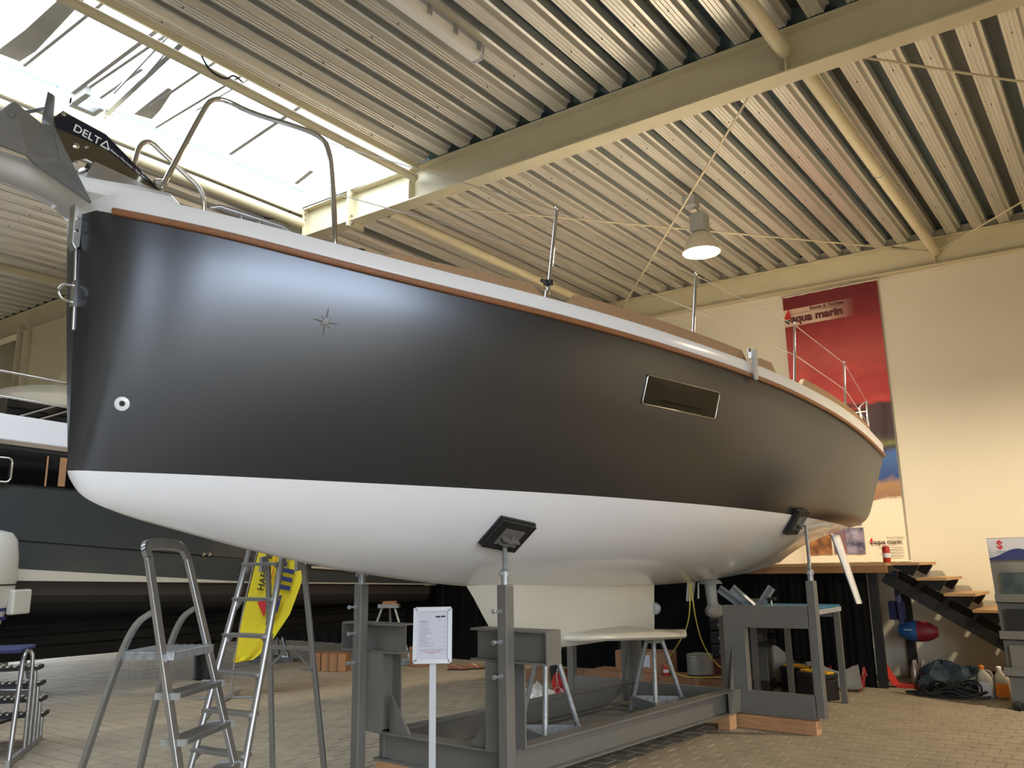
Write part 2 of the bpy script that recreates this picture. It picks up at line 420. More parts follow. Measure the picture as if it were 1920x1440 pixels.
# cream upstand along both edges
MB().box(-7.9, SX1, SY0-0.012, SY0+0.012, zb(6.1, 0.335), zb(6.1, 0.60)).box(-7.9, SX1, SY1-0.012, SY1+0.012, zb(8.1, 0.30), zb(8.1, 0.60)).build('upstand', m_beam, sky)
MB().box(SX1-0.0, SX1+0.012, SY0, SY1, zb(7, 0.39), zb(7, 1.0)).build('end_upstand', m_wall, sky)
m_film = mat('grey_film', (0.42, 0.40, 0.38, 1), 0.6, noise=0.1, scale=4)
zs_ = zb(7.2, 0.50)
def batten(x0, y0, x1, y1, wd_, nm='batten', dz=0.0, m=None):
    MB().bar((x0, y0, zs_+dz), (x1, y1, zs_+dz), wd_, 0.022).build(nm, m or m_film, sky)
for a in [(2.85, 7.76, 2.85, 6.1, .030), (3.35, 7.87, 3.32, 6.1, .04), (3.40, 7.68, 3.41, 6.1, .03), (3.56, 7.74, 3.55, 6.95, .03),
          (4.21, 7.83, 4.19, 6.1, .028), (4.28, 7.2, 4.27, 6.1, .016), (5.05, 7.74, 4.87, 6.1, .042), (5.99, 7.75, 5.89, 7.33, .05), (3.95, 7.5, 3.9, 6.1, .03)]: batten(*a)
batten(3.73, 7.93, 3.52, 6.1, .05, 'opener_arm', -0.03, m_steel)
batten(3.57, 7.49, 3.38, 6.1, .014, 'opener_rod', -0.04, m_greyplastic); batten(3.66, 7.3, 3.52, 6.5, .014, 'opener_rod', -0.04, m_greyplastic)
MB().prism([(2.60, 7.75), (2.80, 7.73), (2.82, 7.45), (2.72, 6.10), (2.60, 6.10), (2.62, 7.2)], 'z', zs_, zs_+0.01).build('loose_film', m_film, sky)
MB().prism([(3.93, 7.78), (4.1, 7.73), (4.06, 7.5), (3.94, 7.06), (3.88, 7.06), (3.9, 7.4)], 'z', zs_, zs_+0.01).build('loose_film', m_film, sky)
mo = MB(); mo.box(3.36, 3.42, 7.62, 7.95, zs_-0.10, zs_); mo.box(3.36, 3.62, 7.89, 7.96, zs_-0.11, zs_-0.02); mo.box(3.58, 3.63, 7.78, 7.95, zs_-0.10, zs_-0.03); mo.build('opener_motor', m_greyplastic, sky, None, 0.01)
jn = MB()
for k in range(9):
    t = k*0.7; jn.bar((3.73, 7.92, zs_-0.03), (3.73+0.16*math.cos(t)*(0.6+0.05*k), 7.92+0.10*math.sin(t), zs_-0.03+0.02*math.sin(3*t)), 0.014, 0.014)
jn.build('opener_joint', m_steel, sky)
cb = MB().tube(smooth_path([(3.62, 6.09, zb(6, .36)), (3.70, 6.06, zb(6, .22)), (3.86, 6.04, zb(6, .20)), (3.93, 6.05, zb(6, .30)), (3.96, 5.95, zb(6, .20))]), 0.009, 6); cb.build('cable', m_rub, sky, 60)

# ------------------------------------------------------------------ fluorescent fitting and bell lamp
fl = thing('fluorescent_light', 'long white fluorescent light fitting fixed under the corrugated roof', 'ceiling light', (4.05, 4.11, zb(4.11, 0.315)))
m_diff = mat('frosted_diffuser', (0.80, 0.76, 0.68, 1), 0.35)
g = MB(); g.prism([(-0.075, 0.03), (-0.07, -0.02), (-0.045, -0.055), (0.045, -0.055), (0.07, -0.02), (0.075, 0.03)], 'x', -0.62, 0.98); g.build('diffuser', m_diff, fl, 40)
MB().box(-0.62, 0.98, -0.08, 0.08, 0.03, 0.075).build('housing', m_signwhite, fl)
MB().prism([(-0.08, 0.07), (-0.075, -0.02), (-0.05, -0.06), (0.05, -0.06), (0.075, -0.02), (0.08, 0.07)], 'x', 0.98, 1.01).build('end_cap', m_signwhite, fl)
for x in (0.30, 0.62, 0.92): MB().box(x-0.02, x+0.02, -0.095, -0.08, -0.03, 0.06).build('clip', m_greyplastic, fl)

def bell_lamp(loc, label, power):
    t = thing('bell_lamp', label, 'lamp', loc, 0, 'bell lamps')
    prof = [(0.045, 0.27), (0.085, 0.26), (0.13, 0.22), (0.165, 0.16), (0.195, 0.09), (0.22, 0.03), (0.228, 0.0), (0.222, 0.0), (0.188, 0.085), (0.158, 0.155), (0.12, 0.21), (0.07, 0.25)]
    MB().lathe(prof, (0, 0, 0), 36).build('shade', m_enamel, t, 40)
    MB().lathe([(0.001, 0.02), (0.12, 0.005), (0.214, 0.012), (0.214, 0.02), (0.05, 0.05), (0.001, 0.05)], (0, 0, 0), 30).build('glowing_glass', emis('warm_lamp_glow', (1.0, 0.80, 0.52, 1), 55.0), t, 40)
    g_ = MB(); g_.box(-0.105, 0.105, -0.095, 0.095, 0.26, 0.50); g_.build('ballast_box', m_greyplastic, t, None, 0.025)
    h_ = MB(); h_.tube(arc((0, 0, 0.53), 0.03, 0, 2*math.pi, 14, (1, 0, 0), (0, 0, 1)), 0.007, 6).bar((0, 0, 0.55), (-0.08, 0.06, 0.66), 0.02, 0.02); h_.build('hook', m_steel, t, 50)
    MB().box(-0.16, 0.0, -0.02, 0.14, 0.58, 0.72).build('junction_box', m_greyplastic, t, None, 0.01)
    MB().tube([(-0.06, 0.06, 0.68), (-0.05, 0.055, 0.76)], 0.008, 6).build('suspension_rod', m_steel, t, 50)
    l = bpy.data.lights.new('lamp_light', 'SPOT'); l.energy = power; l.color = (1.0, 0.85, 0.62); l.spot_size = rad(150); l.spot_blend = 0.6; l.shadow_soft_size = 0.10
    lo = bpy.data.objects.new('lamp_light', l); COL.objects.link(lo); lo.parent = t; lo.location = (0, 0, -0.03)
    return t
bell_lamp((9.0, 3.85, 5.17), 'lit bell-shaped hall lamp hanging under the roof left of the red banner', 950)
bell_lamp((9.6, -0.9, 4.95), 'second lit bell lamp hanging further right out of the picture', 800)

# ------------------------------------------------------------------ sailing boat (local x = aft, local -y = port, towards the viewer)
TH = rad(3.2); OB = (6.3, 4.02, 0)
def pchip(xs, ys):
    xs = np.array(xs, float); ys = np.array(ys, float); h = np.diff(xs); dl = np.diff(ys)/h
    d = np.zeros(len(xs)); d[0] = dl[0]; d[-1] = dl[-1]
    for i in range(1, len(xs)-1):
        if dl[i-1]*dl[i] > 0:
            w1 = 2*h[i]+h[i-1]; w2 = h[i]+2*h[i-1]; d[i] = (w1+w2)/(w1/dl[i-1]+w2/dl[i])
    def f(x):
        x = np.clip(x, xs[0], xs[-1]); i = min(max(int(np.searchsorted(xs, x))-1, 0), len(xs)-2)
        t = (x-xs[i])/h[i]
        return ((1+2*t)*(1-t)**2*ys[i]+t*(1-t)**2*h[i]*d[i]+t*t*(3-2*t)*ys[i+1]+t*t*(t-1)*h[i]*d[i+1])
    return f
def smoothed(xs, ys, sig=0.18, keep=0.5):
    f = pchip(xs, ys); g = np.linspace(xs[0], xs[-1], 500); v = np.array([f(x) for x in g])
    st = g[1]-g[0]; n = int(3*sig/st); k = np.exp(-0.5*(np.arange(-n, n+1)*st/sig)**2); k /= k.sum()
    pad = np.concatenate([2*v[0]-v[n:0:-1], v, 2*v[-1]-v[-2:-n-2:-1]])
    sm = np.convolve(pad, k, 'valid')
    wgt = np.clip((g-xs[0])/keep, 0, 1); sm = wgt*sm+(1-wgt)*v
    return lambda x: float(np.interp(x, g, sm))
A0, A1 = -4.326, 4.33
f_bw = smoothed([A0, -4.315, -4.18, -3.89, -3.465, -3.04, -2.566, -1.99, -1.265, -.33, .385, 1.19, 2.46, 3.93, A1], [0, .03, .115, .265, .43, .575, .75, .925, 1.10, 1.245, 1.315, 1.33, 1.22, .995, .915], .25)
f_zw = pchip([A0, A1], [2.0, 1.895])
f_zk = smoothed([A0, -4.318, -4.30, -4.255, -4.14, -3.734, -3.265, -2.767, -2.378, -1.40, 0, 1.28, 2.40, 3.4, A1], [2.0, 1.98, 1.945, 1.885, 1.825, 1.722, 1.615, 1.519, 1.462, 1.36, 1.305, 1.30, 1.325, 1.39, 1.50], .15, 0.8)
S0, S1 = -4.395, 4.36
f_bd = smoothed([S0, -4.388, -4.365, -4.32, -4.107, -3.571, -3.356, -2.475, -2.007, -.829, .076, .73, 1.794, 3.049, S1], [0, .10, .21, .325, .51, .79, .885, 1.215, 1.36, 1.575, 1.645, 1.66, 1.635, 1.54, 1.375], .25)
f_zd = smoothed([S0, -4.32, -4.107, -3.571, -2.475, -.829, .73, 1.794, 3.049, S1], [3.345, 3.278, 3.231, 3.145, 3.045, 2.972, 2.94, 2.897, 2.826, 2.717], .3)
def kx(a):  # topside fullness exponent
    t = min(max((a-.5)/3.3, 0), 1); t = t*t*(3-2*t); return 1.6+.2*t
def U(u): return u**1.7
NU = 110
def gtop(a, t):
    q = min(max((a-2.0)/2.33, 0), 1); q = q*q*(3-2*q)
    return (1-q)*(1-(1-t)**kx(a))+q*(.42*(1-math.exp(-t/.055))+.58*t)
def gslope(a): return gtop(a, .004)/.004
def station(u):
    q = U(u); aw = A0+(A1-A0)*q; ad = S0+(S1-S0)*q
    return aw, ad
def section(u, nb=16, nt=20):
    aw, ad = station(u); bw, zw, zk = f_bw(aw), f_zw(aw), min(f_zk(aw), f_zw(aw)); bd, zd = f_bd(ad), f_zd(ad)
    sl = gslope(aw)*(bd-bw)/max(zd-zw, .1)
    h = min(0.72*(zw-zk), 0.62*bw/max(sl, 1e-3)); cb, cz = bw-sl*h, zw-h
    pts = []
    for i in range(nb):
        t = i/nb; pts.append((aw, 2*t*(1-t)*cb+t*t*bw, (1-t)**2*zk+2*t*(1-t)*cz+t*t*zw))
    for i in range(nt+1):
        t = i/nt; tt = t**1.6
        gq = gtop(aw, tt)
        pts.append((aw+(ad-aw)*tt, bw+(bd-bw)*gq, zw+(zd-zw)*tt))
    return pts
def top_b(a, z):   # half breadth of the topside at a, z with outward normal
    def q(a_, z_):
        tt = 0.5
        for _ in range(6):
            qq = (a_-A0-tt*(S0-A0))/((A1-A0)+tt*((S1-S0)-(A1-A0))); qq = min(max(qq, 0), 1)
            aw, ad = A0+(A1-A0)*qq, S0+(S1-S0)*qq
            tt = min(max((z_-f_zw(aw))/(f_zd(ad)-f_zw(aw)), 0), 1)
        bw, bd = f_bw(aw), f_bd(ad); return bw+(bd-bw)*gtop(aw, tt)
    b = q(a, z); e = .02
    da = (q(a+e, z)-q(a-e, z))/(2*e); dz = (q(a, z+e)-q(a, z-e))/(2*e)
    n = Vector((-da, -1.0, -dz)); n.normalize()     # port side: y=-b ; outward
    return b, n
def hullpt(a, z, off=0.0):
    b, n = top_b(a, z); return Vector((a, -b, z))+n*off, n

boat = thing('sailing_boat', 'large graphite grey sailing yacht with white bottom and teak rub rail on the grey cradle', 'sailing yacht', OB, -TH)
secs = [section(i/NU) for i in range(NU+1)]
mb = MB()
rows = []
for sc_ in secs:
    port = [(a, -b, z) for a, b, z in sc_][::-1]; star = [(a, b, z) for a, b, z in sc_][1:]
    rows.append(port+star)
mb.grid(rows)
nrow = len(rows[0])-1
nt_ = 20
mb.m = [(0 if (j < nt_ or j >= nrow-nt_) else 1) for i in range(NU) for j in range(nrow)]
n0 = len(mb.v)-len(rows[-1])
mb.f.append(tuple(range(n0, len(mb.v)))); mb.m.append(0)
mb.build('hull', [m_hull, m_white], boat, 50)

# sheer line helper: points along the port sheer, outward direction
def sheer(a):
    b, z = f_bd(a), f_zd(a); e = .004
    a0_, a1_ = max(a-e, S0), min(a+e, S1)
    d = Vector((a1_-a0_, -(f_bd(a1_)-f_bd(a0_)), 0)).normalized()
    outw = Vector((d.y, -d.x, 0))
    if outw.y > 0: outw = -outw
    return Vector((a, -b, z)), outw
def stations(a0, a1, n, pw=1.0): return [a0+(a1-a0)*(i/n)**pw for i in range(n+1)]
def sweep(name, m, a_list, prof, parent=boat, both=True, smooth=None, cap=True):
    for sgn in ((1, -1) if both else (1,)):
        mb = MB(); rows = []
        for a in (a_list if sgn > 0 else a_list[9:] if name == 'rub_rail' else a_list):
            p, o_ = sheer(a)
            r_ = []
            for ou, uz in prof(a):
                q = p+o_*ou+Vector((0, 0, uz)); r_.append((q.x, q.y*sgn, q.z))
            rows.append(r_)
        n0 = len(mb.v); mb.grid(rows, True)
        if cap:
            k = len(rows[0]); mb.f.append(tuple(range(n0, n0+k))); mb.m.append(0)
            mb.f.append(tuple(range(len(mb.v)-k, len(mb.v)))); mb.m.append(0)
        mb.build(name, m, parent, smooth)
GW = lambda a: 0.128+0.035*min(1, max(0, (a-0.5)/2.5))
# white gunwale from the rub rail up to the deck edge, all round the bow
mb = MB(); rows = []
al = stations(S0, S1, 120, 1.7)
def gun(a, sgn):
    p, o_ = sheer(a); h = GW(a)
    pr = [(0, -0.002), (0.006, 0.02), (0.006, h-0.025), (-0.002, h-0.006), (-0.02, h), (-0.10, h)]
    return [tuple(Vector((q.x, q.y*sgn, q.z))) for q in [p+o_*u_+Vector((0, 0, v_)) for u_, v_ in pr]]
MBg = MB()
MBg.grid([gun(a, 1) for a in al]); MBg.grid([gun(a, -1) for a in al])
# deck with camber
rows = []
for a in al:
    p, o_ = sheer(a); e = p+o_*(-0.10)+Vector((0, 0, GW(a))); e.y = min(e.y, 0)
    rows.append([(e.x, e.y*(1-2*t/8), e.z+0.05*min(1, abs(e.y))*(1-(1-2*t/8)**2)) for t in range(9)])
MBg.grid(rows)
e0 = [tuple(q) for q in gun(S1, 1)]+[tuple(q) for q in rows[-1][1:-1]]+[tuple(q) for q in gun(S1, -1)][::-1]
MBg.add(e0, [tuple(range(len(e0)))])
MBg.build('deck', m_white, boat, 40)
sweep('rub_rail', m_teak, stations(-4.33, S1, 90, 1.4), lambda a: [(-0.005, -0.012), (0.022, -0.012), (0.028, -0.004), (0.028, 0.016), (0.018, 0.025), (-0.005, 0.027)], smooth=35)
def toe(a0, a1, n):
    def pr(a):
        h = 0.095*min(1, max(0.05, (a-a0)/0.10))*min(1, max(0.05, (a1-a)/0.10)); h *= min(1, 0.45+max(0, (a+3.3))*0.35) if a < -1.7 else 1
        b_ = GW(a)-0.004
        return [(-0.085, b_), (-0.035, b_), (-0.041, b_+h), (-0.079, b_+h)]
    sweep('toe_rail', m_teak2, [a0]+stations(a0+0.1, a1-0.1, n)+[a1], pr)
toe(-3.15, -2.08, 14); toe(-1.93, 0.20, 24); toe(1.30, 3.95, 26)
toe(0.33, 0.75, 6)

# keel with side wings
def foil(z, x0, x1, th):
    c = x1-x0; return [(x0+c*t, y, z) for t, y in [(0, 0), (.03, .35*th), (.12, .75*th), (.3, th), (.6, .8*th), (.85, .35*th), (1, .06*th), (1, -.06*th), (.85, -.35*th), (.6, -.8*th), (.3, -th), (.12, -.75*th), (.03, -.35*th)]]
kk = MB()
kl = [(1.50, -1.52, 1.24, .17), (1.36, -1.43, 1.24, .14), (1.28, -1.36, 1.235, .115), (1.15, -1.26, 1.22, .115), (1.0, -1.14, 1.21, .115), (.94, -1.06, 1.205, .11), (.885, -.92, 1.20, .095), (.845, -.66, 1.20, .05)]
kk.grid([foil(*q) for q in kl], True); kk.add(foil(*kl[-1]), [tuple(range(13))]); kk.build('keel', m_keel, boat, 60)
wg = MB()
outl = [(-.42, .03), (-.38, .13), (-.2, .24), (.15, .33), (.6, .37), (1.05, .36), (1.35, .27), (1.62, .12), (1.80, .02)]
def wing_row(f, z): return [(x, y*f, z(x)) for x, y in outl]+[(x, -y*f, z(x)) for x, y in outl[::-1]]
zc = lambda x: .925-.055*(x+.42)
wg.grid([wing_row(.25, lambda x: zc(x)+.085*math.sin(math.pi*min(1, max(0, (x+.42)/1.9)))+.005), wing_row(.6, lambda x: zc(x)+.045), wing_row(.93, lambda x: zc(x)+.024), wing_row(1.0, zc), wing_row(.93, lambda x: zc(x)-.022), wing_row(.5, lambda x: zc(x)-.03)], True)
k_ = len(outl)*2; n1 = len(wg.v); wg.f.append(tuple(range(n1-k_, n1))); wg.m.append(0); wg.f.append(tuple(range(k_))); wg.m.append(0)
wg.build('keel_wing', m_keel, boat, 60)
MB().lathe([(0.001, -.03), (.05, -.025), (.06, 0), (.05, .025), (.001, .03)], (1.215, -.015, 1.08), 20, (1, .25, 0)).build('anode', m_galv, boat, 50)
# sail drive leg with folded propeller
sd = MB(); sd.tube([(2.42, 0, 1.40), (2.42, 0, 1.25), (2.44, 0, 1.10), (2.46, 0, 1.02)], [.085, .062, .058, .07], 14)
sd.lathe([(.001, -.14), (.05, -.12), (.075, -.05), (.08, .03), (.06, .12), (.03, .17), (.001, .18)], (2.47, 0, 1.0), 18, (1, 0, 0))
sd.lathe([(.13, .0), (.11, .03), (.07, .05)], (2.42, 0, 1.285), 18); sd.build('sail_drive', m_greyplastic, boat, 50)
MB().bar((2.34, .10, 1.30), (2.32, .10, 1.13), .014, .012).build('skeg_plate', m_keel, boat)
# twin rudders
for sg in (1, -1):
    rd = MB(); rows = []
    for t in range(7):
        q = t/6; z = 1.80-.77*q; cx = 3.84+.10*q; ch = .25-.07*q; yy = -(.90+.17*q)*sg
        rows.append([(cx+dx*ch-0.12, yy+dy*.035*(1-.35*q), z) for dx, dy in [(0, 0), (.06, .7), (.3, 1), (.7, .6), (1, .05), (1, -.05), (.7, -.6), (.3, -1), (.06, -.7)]])
    rd.grid(rows, True); rd.add(rows[-1], [tuple(range(9))]); rd.build('rudder', m_white, boat, 60)

# hull window: recessed black pane in a polished frame
def on_hull_strip(a0, z0_, a1, z1_, n, off): return [hullpt(a0+(a1-a0)*i/n, z0_+(z1_-z0_)*i/n, off)[0] for i in range(n+1)]
wc = {'bl': (-1.196, 2.582), 'br': (-.335, 2.567), 'tl': (-1.196, 2.772), 'tr': (-.335, 2.761)}
def wmap(u, v, off):
    a = (wc['bl'][0]*(1-u)+wc['br'][0]*u)*(1-v)+(wc['tl'][0]*(1-u)+wc['tr'][0]*u)*v
    z = (wc['bl'][1]*(1-u)+wc['br'][1]*u)*(1-v)+(wc['tl'][1]*(1-u)+wc['tr'][1]*u)*v
    return hullpt(a, z, off)[0]
def rrect(n=5, ru=.022, rv=.10, m_=0.0):
    pts = []
    for cu, cv, t0 in [(1-ru-m_, 1-rv-m_*4, 0), (ru+m_, 1-rv-m_*4, 90), (ru+m_, rv+m_*4, 180), (1-ru-m_, rv+m_*4, 270)]:
        for i in range(n+1):
            t = rad(t0+90*i/n); pts.append((cu+ru*math.cos(t), cv+rv*math.sin(t)))
    return pts
rr = rrect()
win = MB(); ring = [wmap(u, v, .007) for u, v in rr]
cen = [wmap(.5+(u-.5)*.5, .5+(v-.5)*.5, .007) for u, v in rr]
win.grid([ring, cen], True); win.add(cen, [tuple(range(len(cen)))]); hull_window = win.build('hull_window', m_glass, boat, 60)
fr = MB().tube(ring+[ring[0]], .0055, 6, False); fr.build('window_frame', m_chrome, hull_window, 60)
# printed cushion and curtain seen through the dark pane as dim shapes lying behind it
# star emblem
star_c, star_n = hullpt(-3.392, 2.812, .004)
sx = Vector((1, 0, 0)); sx = (sx-star_n*sx.dot(star_n)).normalized(); sy = star_n.cross(sx); sy = sy if sy.z > 0 else -sy
st = MB(); ctr = star_c+star_n*.022
pts = []
for k in range(16):
    t = math.pi/8*k
    r_ = (.078, .017, .042, .017)[k % 4]
    pts.append(star_c+sx*r_*math.sin(t)+sy*r_*math.cos(t)*1.05)
st.add(pts+[ctr], [(i, (i+1) % 16, 16) for i in range(16)]); st.build('star_emblem', mat('bright_silver', (0.80, 0.80, 0.82, 1), .3, .55), boat)
# through-hull fitting
tp, tn = hullpt(-4.181, 2.331, .0)
th = MB().lathe([(.036, 0), (.036, .006), (.030, .010), (.016, .010), (.013, .004), (.011, -.02), (.001, -.02)], tp, 24, tn); th.build('hull_fitting', m_white, boat, 40)
MB().lathe([(.0125, .0045), (.001, .0045)], tp, 16, tn).build('fitting_bore', m_rub, boat)
# chain plate
cp, cn = hullpt(.125, 2.92, .012)
pl = MB(); pl.prism([(-.045, 0), (-.030, -.05), (0, -.062), (.030, -.05), (.045, 0), (.042, .26), (-.042, .24)], 'y', -.008, .008)
pl.v = [(.13+x*.8, cp.y-.036+y+z*(-.02), 2.965+z*.8) for x, y, z in pl.v]; pl.build('chain_plate', m_signwhite, boat)
MB().bar((.10, cp.y-.02, 3.12), (.20, cp.y+.03, 3.14), .04, .05).tube([(.13, cp.y, 3.10), (.15, cp.y+.01, 3.18)], .018, 8).build('chain_plate_toggle', m_steel, boat, 50)
# stem fitting and bow eye
sf = MB(); sf.prism([(-4.425, 3.17), (-4.405, 3.14), (-4.385, 3.16), (-4.385, 3.50), (-4.435, 3.50)], 'y', -.032, .032); sf.build('stem_fitting', m_steel, boat, None, .004)
bo = MB()
for z in (3.24, 3.31, 3.38, 3.45): bo.tube([(-4.41, -.03, z), (-4.41, -.038, z)], .009, 8)
bo.build('stem_bolts', m_chrome, boat, 50)
MB().tube(smooth_path([(-4.36, 0, 2.865), (-4.41, 0, 2.865), (-4.445, 0, 2.88), (-4.455, 0, 2.91), (-4.445, 0, 2.94), (-4.41, 0, 2.955), (-4.36, 0, 2.955)], 2), .008, 8).box(-4.388, -4.36, -.02, .02, 2.84, 2.98).build('bow_eye', m_chrome, boat, 50)
stem = MB().tube([(-4.366, 0, 2.72), (-4.372, 0, 2.85), (-4.392, 0, 3.16)], .009, 8); stem.build('stem_strip', m_steel, boat, 50)
# bowsprit and raised bow plate
bs_ = MB(); rows = []
for x, hw, zt, zl in [(-5.35, .08, 3.50, 3.45), (-5.2, .11, 3.502, 3.44), (-4.9, .13, 3.50, 3.425), (-4.6, .135, 3.495, 3.41), (-4.44, .20, 3.478, 3.385), (-4.27, .35, 3.452, 3.355), (-4.12, .45, 3.430, 3.335), (-4.075, .46, 3.39, 3.325)]:
    rows.append([(x, -hw, zt-.03), (x, -hw*.93, zt), (x, hw*.93, zt), (x, hw, zt-.03), (x, hw*.9, zl+.02), (x, hw*.4, zl), (x, -hw*.4, zl), (x, -hw*.9, zl+.02)])
bs_.grid(rows, True); bs_.f += [tuple(range(8)), tuple(range(len(bs_.v)-8, len(bs_.v)))]; bs_.m += [0, 0]
bs_.build('bowsprit', m_white, boat, 50)
# pulpit hoops, both sides
for sg in (1, -1):
    if sg > 0: pth = [(-4.10, -.26, 3.44), (-4.075, -.26, 3.56), (-4.05, -.26, 3.63), (-3.90, -.28, 4.05), (-3.855, -.285, 4.15), (-3.77, -.30, 4.175), (-3.66, -.38, 4.11), (-3.50, -.66, 3.975), (-3.42, -.73, 3.93), (-3.38, -.77, 3.86), (-3.36, -.79, 3.6), (-3.345, -.80, 3.36), (-3.335, -.79, 3.24)]
    else: pth = [(-4.12, -.30, 3.44), (-4.08, -.31, 3.56), (-4.05, -.32, 3.63), (-3.985, -.33, 3.91), (-3.965, -.33, 4.04), (-3.90, -.34, 4.10), (-3.80, -.40, 4.09), (-3.52, -.58, 4.08), (-3.40, -.65, 4.075), (-3.33, -.69, 4.02), (-3.31, -.71, 3.90), (-3.30, -.76, 3.5), (-3.30, -.78, 3.24)]
    MB().tube(smooth_path([(x, y*sg, z) for x, y, z in pth], 2), .0155, 12).build('pulpit', m_chrome, boat, 60)
    MB().lathe([(.035, 0), (.035, .008), (.018, .02)], (-4.10, -.26*sg, 3.545), 14).build('pulpit_foot', m_chrome, boat, 50)
    # stanchions
    for i, (a, ba, h) in enumerate([(-2.0, 1.28, .66), (-.50, 1.50, .60), (1.33, 1.55, .62), (2.98, 1.44, .62)]):
        z = f_zd(a)+GW(a)+.01; dx = .10
        so = MB().tube([(a-.03, -ba*sg, z), (a+dx*.9, -ba*sg, z+h*.93), (a+dx, -ba*sg, z+h)], [.0125, .0115, .010], 10)
        so = so.build('stanchion', m_chrome, boat, 60)
        MB().lathe([(.03, 0), (.03, .012), (.017, .03), (.017, .07)], (a-.032, -ba*sg, z-.01), 12).build('stanchion_base', m_chrome, so, 50)
        MB().lathe([(.001, .02), (.013, .015), (.014, 0), (.011, -.01)], (a+dx, -ba*sg, z+h+.005), 10).build('stanchion_cap', m_chrome, so, 50)
        if i == 0: MB().lathe([(.017, 0), (.034, .005), (.034, .03), (.017, .035)], (a-.015, -ba*sg, z+.10), 12).tube([(a-.02, -ba*sg, z+.115), (a-.10, -ba*sg-.01*sg, z+.11)], .012, 6).build('black_clamp', m_blackplastic, so, 50)
    # life lines
    zt = lambda a, h: f_zd(a)+GW(a)+.01+h
    up_ = [(-3.38, .75, 3.90), (-1.90, 1.28, zt(-2, .655)), (-.40, 1.50, zt(-.5, .595)), (1.43, 1.55, zt(1.33, .615)), (3.08, 1.44, zt(2.98, .615)), (4.22, 1.30, f_zd(4.2)+.62)]
    lo_ = [(-3.36, .79, 3.58), (-1.95, 1.28, zt(-2, .33)), (-.45, 1.50, zt(-.5, .30)), (1.38, 1.55, zt(1.33, .31)), (3.03, 1.44, zt(2.98, .31)), (4.2, 1.30, f_zd(4.2)+.34)]
    for ln in (up_, lo_): MB().tube([(x, -y*sg, z) for x, y, z in ln], .0032, 6).build('lifeline', m_steel, boat, 60)
    # stern rail
    zs2 = f_zd(4.2)+.10
    ps = MB().tube([(4.12, -1.30*sg, zs2), (4.18, -1.30*sg, zs2+.50), (4.22, -1.29*sg, zs2+.54), (4.30, -1.22*sg, zs2+.54), (4.36, -1.15*sg, zs2+.50), (4.33, -1.22*sg, zs2)], .0125, 10)
    ps.tube([(4.15, -1.30*sg, zs2+.25), (4.34, -1.19*sg, zs2+.25)], .010, 8).tube([(4.17, -1.30*sg, zs2+.42), (4.30, -.85*sg, zs2+.44)], .010, 8)
    ps.build('stern_rail', m_chrome, boat, 60)
    # mooring cleats
    cl_ = MB().tube([(-3.95, -.52*sg, 3.375), (-3.90, -.53*sg, 3.395), (-3.56, -.60*sg, 3.370), (-3.50, -.61*sg, 3.345)], [.008, .014, .014, .008], 10)
    cl_.tube([(-3.78, -.55*sg, 3.30), (-3.78, -.55*sg, 3.39)], .014, 8).tube([(-3.68, -.57*sg, 3.28), (-3.68, -.57*sg, 3.38)], .014, 8); cl_.build('mooring_cleat', m_alu, boat, 50)
    MB().lathe([(.028, 0), (.030, .03), (.024, .055), (.001, .062)], (-3.18, -.83*sg, 3.225), 14).build('navigation_light', m_blackplastic, boat, 50)
    MB().tube([(1.0, -1.50*sg, f_zd(1)+.14), (1.26, -1.50*sg, f_zd(1.2)+.15)], .012, 8).tube([(1.08, -1.5*sg, f_zd(1)+.10), (1.08, -1.5*sg, f_zd(1)+.14)], .012, 8).build('midship_cleat', m_alu, boat, 50)
wl_ = MB().lathe([(.17, 0), (.165, .05), (.13, .10), (.07, .125), (.001, .13)], (-3.72, .02, 3.40), 26); wl_.build('windlass_cover', m_blackplastic, boat, 50)
tr_ = MB(); tr_.tube([(-3.65, -.70, 3.27), (-3.3, -.80, 3.235), (-2.9, -.93, 3.19)], .009, 6); tr_.build('deck_seam', m_rub, boat)
# coach roof with handrail and hatch
cr_ = MB(); rows = []
for a, hw, zt in [(-.75, .45, 3.28), (-.6, .52, 3.46), (.2, .64, 3.58), (1.0, .70, 3.60), (2.0, .72, 3.60), (2.05, .72, 3.05)]:
    rows.append([(a, -hw-.06, 3.0), (a, -hw-.02, zt-.06), (a, -hw+.05, zt), (a, 0, zt+.05), (a, hw-.05, zt), (a, hw+.02, zt-.06), (a, hw+.06, 3.0)])
cr_.grid(rows); cr_.f.append(tuple(range(7))); cr_.m.append(0); cr_.build('coach_roof', m_white, boat, 40)
for sg in (1, -1):
    MB().tube(smooth_path([(-.1, -.55*sg, 3.58), (-.06, -.55*sg, 3.655), (.5, -.6*sg, 3.69), (1.1, -.62*sg, 3.69), (1.75, -.64*sg, 3.665), (1.8, -.64*sg, 3.60)]), .012, 8).tube([(.9, -.61*sg, 3.60), (.9, -.61*sg, 3.69)], .009, 8).build('handrail', m_chrome, boat, 60)
MB().box(1.93, 1.99, -.58, .58, 3.58, 3.70).build('companionway_board', m_teak, boat)
MB().box(-.72, -.60, -.35, -.15, 3.42, 3.48).build('deck_hatch', m_white, boat, None, .01)
wn = MB().lathe([(.06, 0), (.05, .04), (.055, .09), (.001, .10)], (-.35, -.35, 3.50), 18).lathe([(.05, 0), (.05, .08), (.001, .09)], (-.2, -.2, 3.55), 16); wn.build('winch', m_blackplastic, boat, 50)

